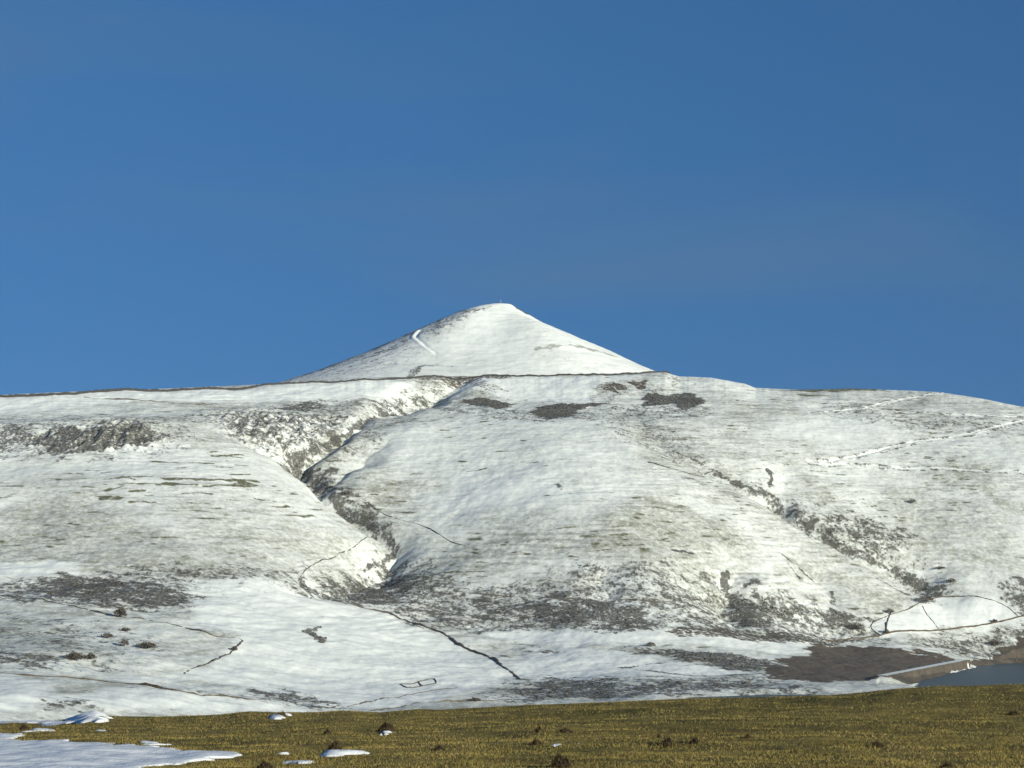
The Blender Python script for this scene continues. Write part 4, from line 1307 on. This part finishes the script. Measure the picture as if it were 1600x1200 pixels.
NB = 380000
gs = RNG.uniform(-0.29, 0.29, NB); gd = 1.0 / RNG.uniform(1 / 42.0, 1 / 14.0, NB)
gx, gy = gs * gd, gd
patchy = fbm(gx / 0.8, gy / 0.7, 3)
keep = (~in_snow(gx, gy)) & (RNG.random(NB) < 0.72 + 0.9 * patchy)
gx, gy, patchy = gx[keep], gy[keep], patchy[keep]
P = np.stack([gx, gy, msample(gx, gy)], 1)
tall = np.clip(0.017 + 0.019 * fbm(gx / 0.45 + 9, gy / 0.5, 3) + 0.012 * patchy, 0.008, 0.05)
V, T = blades(P, tall * RNG.uniform(0.5, 1.4, len(gx)), RNG.uniform(0.006, 0.013, len(gx)), RNG, 1.6)
gme = tri_mesh("grass", V, T, M_GRASS)
tone = 0.52 + 0.48 * fbm(gx / 1.5, gy / 1.3, 3) + 0.22 * fbm(gx / 0.35 + 3, gy / 0.4, 2) + RNG.normal(0, 0.06, len(gx))
add_attr(gme, "tone", np.repeat(np.clip(tone, 0, 1), 3))
link("grass", gme, kind="stuff", label="short olive and straw coloured moor grass")

# ---- dark hummocks
M_DARKG = blade_mat("hummock_grass", [(0.0, (0.018, 0.013, 0.008)), (0.6, (0.055, 0.038, 0.018)), (1.0, (0.13, 0.09, 0.035))])


def hummock(label, u, v, wpx, hpx, nb=260, skew=0.0, group=None):
    p = mhit(u, v)
    w = wpx * p[1] / F; h = hpx * p[1] / F
    rg = np.random.default_rng(int(u * 3 + v))
    e = bpy.data.objects.new("grass_hummock", None); C.objects.link(e)
    z = float(msample(p[0], p[1]))
    e.location = (p[0], p[1], z)
    e["label"] = label; e["category"] = "hummock"
    e["group"] = group or "dark hummocks on the moor"
    nr, na = 9, 26
    V = [(0, 0, h)]; Fc = []

    def hz(r, a):
        f = (1 - r * r)
        x, y = math.cos(a) * r * w / 2, math.sin(a) * r * w * 0.42
        return x, y, h * f * f * (1.0 + 0.5 * float(perlin(x * 7 / max(w, .2) * 0.8 + u, y * 7 / max(w, .2))) + skew * math.cos(a) * r) - 0.05 * r * r + float(msample(p[0] + x, p[1] + y)) - z
    for j in range(1, nr):
        for i in range(na):
            V.append(hz(j / (nr - 1), i * 6.28319 / na))
    for i in range(na):
        Fc.append((0, 1 + i, 1 + (i + 1) % na))
    for j in range(nr - 2):
        for i in range(na):
            k = (i + 1) % na
            Fc.append((1 + j * na + i, 1 + (j + 1) * na + i, 1 + (j + 1) * na + k, 1 + j * na + k))
    V[0] = hz(0.0, 0.0)
    link("soil", mesh_of("soil", V, Fc, M_SOIL, True), parent=e)
    r_ = np.sqrt(rg.random(nb)) * 0.93; a_ = rg.uniform(0, 6.283, nb)
    Pn = np.array([hz(r, a) for r, a in zip(r_, a_)])
    Vb, Tb = blades(Pn, rg.uniform(0.012, 0.04, nb), rg.uniform(0.007, 0.014, nb), rg, 0.8)
    me = tri_mesh("tuft", Vb, Tb, M_DARKG)
    add_attr(me, "tone", np.repeat(np.clip(rg.normal(0.45, 0.25, nb), 0, 1), 3))
    link("tuft", me, parent=e)


for args in [
    ("tallest dark hummock with a snow lump at its foot", 603, 1143, 40, 12, 420, 0.3),
    ("dark hummock behind the snow tongue at bottom middle", 522, 1173, 34, 10, 380, 0.1),
    ("large purplish dark hummock at the bottom edge of the photo", 876, 1199, 46, 14, 700, 0.1),
    ("wide low dark hummock right of the middle, left of its pair", 1042, 1165, 34, 8, 380, 0.0),
    ("smaller dark hummock touching the wide low one on its right", 1085, 1162, 22, 7, 240, 0.0),
    ("long low hummock on the middle of the moor, right of a smaller one", 883, 1145, 40, 6, 340, 0.1),
    ("small hummock left of the long low one on the moor", 842, 1144, 20, 7, 200, 0.0),
    ("low hummock left of the small snow scraps", 838, 1164, 32, 6, 280, 0.0),
    ("dark hummock left of the tallest one, low and narrow", 512, 1148, 22, 6, 200, 0.0),
    ("dark hummock right of the snow tongue", 686, 1173, 30, 6, 260, 0.0),
    ("dark hummock beside the snow lump near the left edge", 38, 1141, 26, 7, 240, 0.0),
    ("hummock on the moor edge behind the small snow lump", 440, 1119, 30, 5, 200, 0.0),
    ("low dark hummock on the right-hand turf", 1370, 1167, 34, 5, 260, 0.0),
    ("hummock with a snow edge at the right side of the turf", 1585, 1118, 34, 5, 240, 0.0),
    ("small hummock between the wide pair and the right-hand turf", 1168, 1154, 20, 5, 170, 0.0),
    ("low hummock on the turf above the wide pair", 1030, 1154, 14, 5, 140, 0.0),
    ("broad dark hummock cut by the bottom edge, lower left", 415, 1201, 40, 8, 380, 0.0),
    ("dark hummock at the bottom edge far right of the purplish one", 1480, 1201, 40, 6, 320, 0.0),
]:
    hummock(*args)

# ------------------------------------------------------------------ a little winter haze in the valley
def haze_box(density):
    x0, x1, y0, y1, z0, z1 = -2600.0, 2600.0, -60.0, 4200.0, float(Z.min()) - 1.5, CZ + 14.0
    V = [(x, y, z) for z in (z0, z1) for y in (y0, y1) for x in (x0, x1)]
    Fc = [(0, 2, 3, 1), (4, 5, 7, 6), (0, 1, 5, 4), (2, 6, 7, 3), (0, 4, 6, 2), (1, 3, 7, 5)]
    m = bpy.data.materials.new("haze")
    m.use_nodes = True
    n, l = m.node_tree.nodes, m.node_tree.links
    n.clear()
    o = n.new("ShaderNodeOutputMaterial"); v = n.new("ShaderNodeVolumePrincipled")
    v.inputs["Color"].default_value = (0.86, 0.93, 1.0, 1); v.inputs["Density"].default_value = density; v.inputs["Anisotropy"].default_value = 0.0
    l.new(v.outputs[0], o.inputs["Volume"])
    link("haze", mesh_of("haze", V, Fc, m), kind="stuff", label="thin blue winter haze over the valley")


haze_box(0.000014)
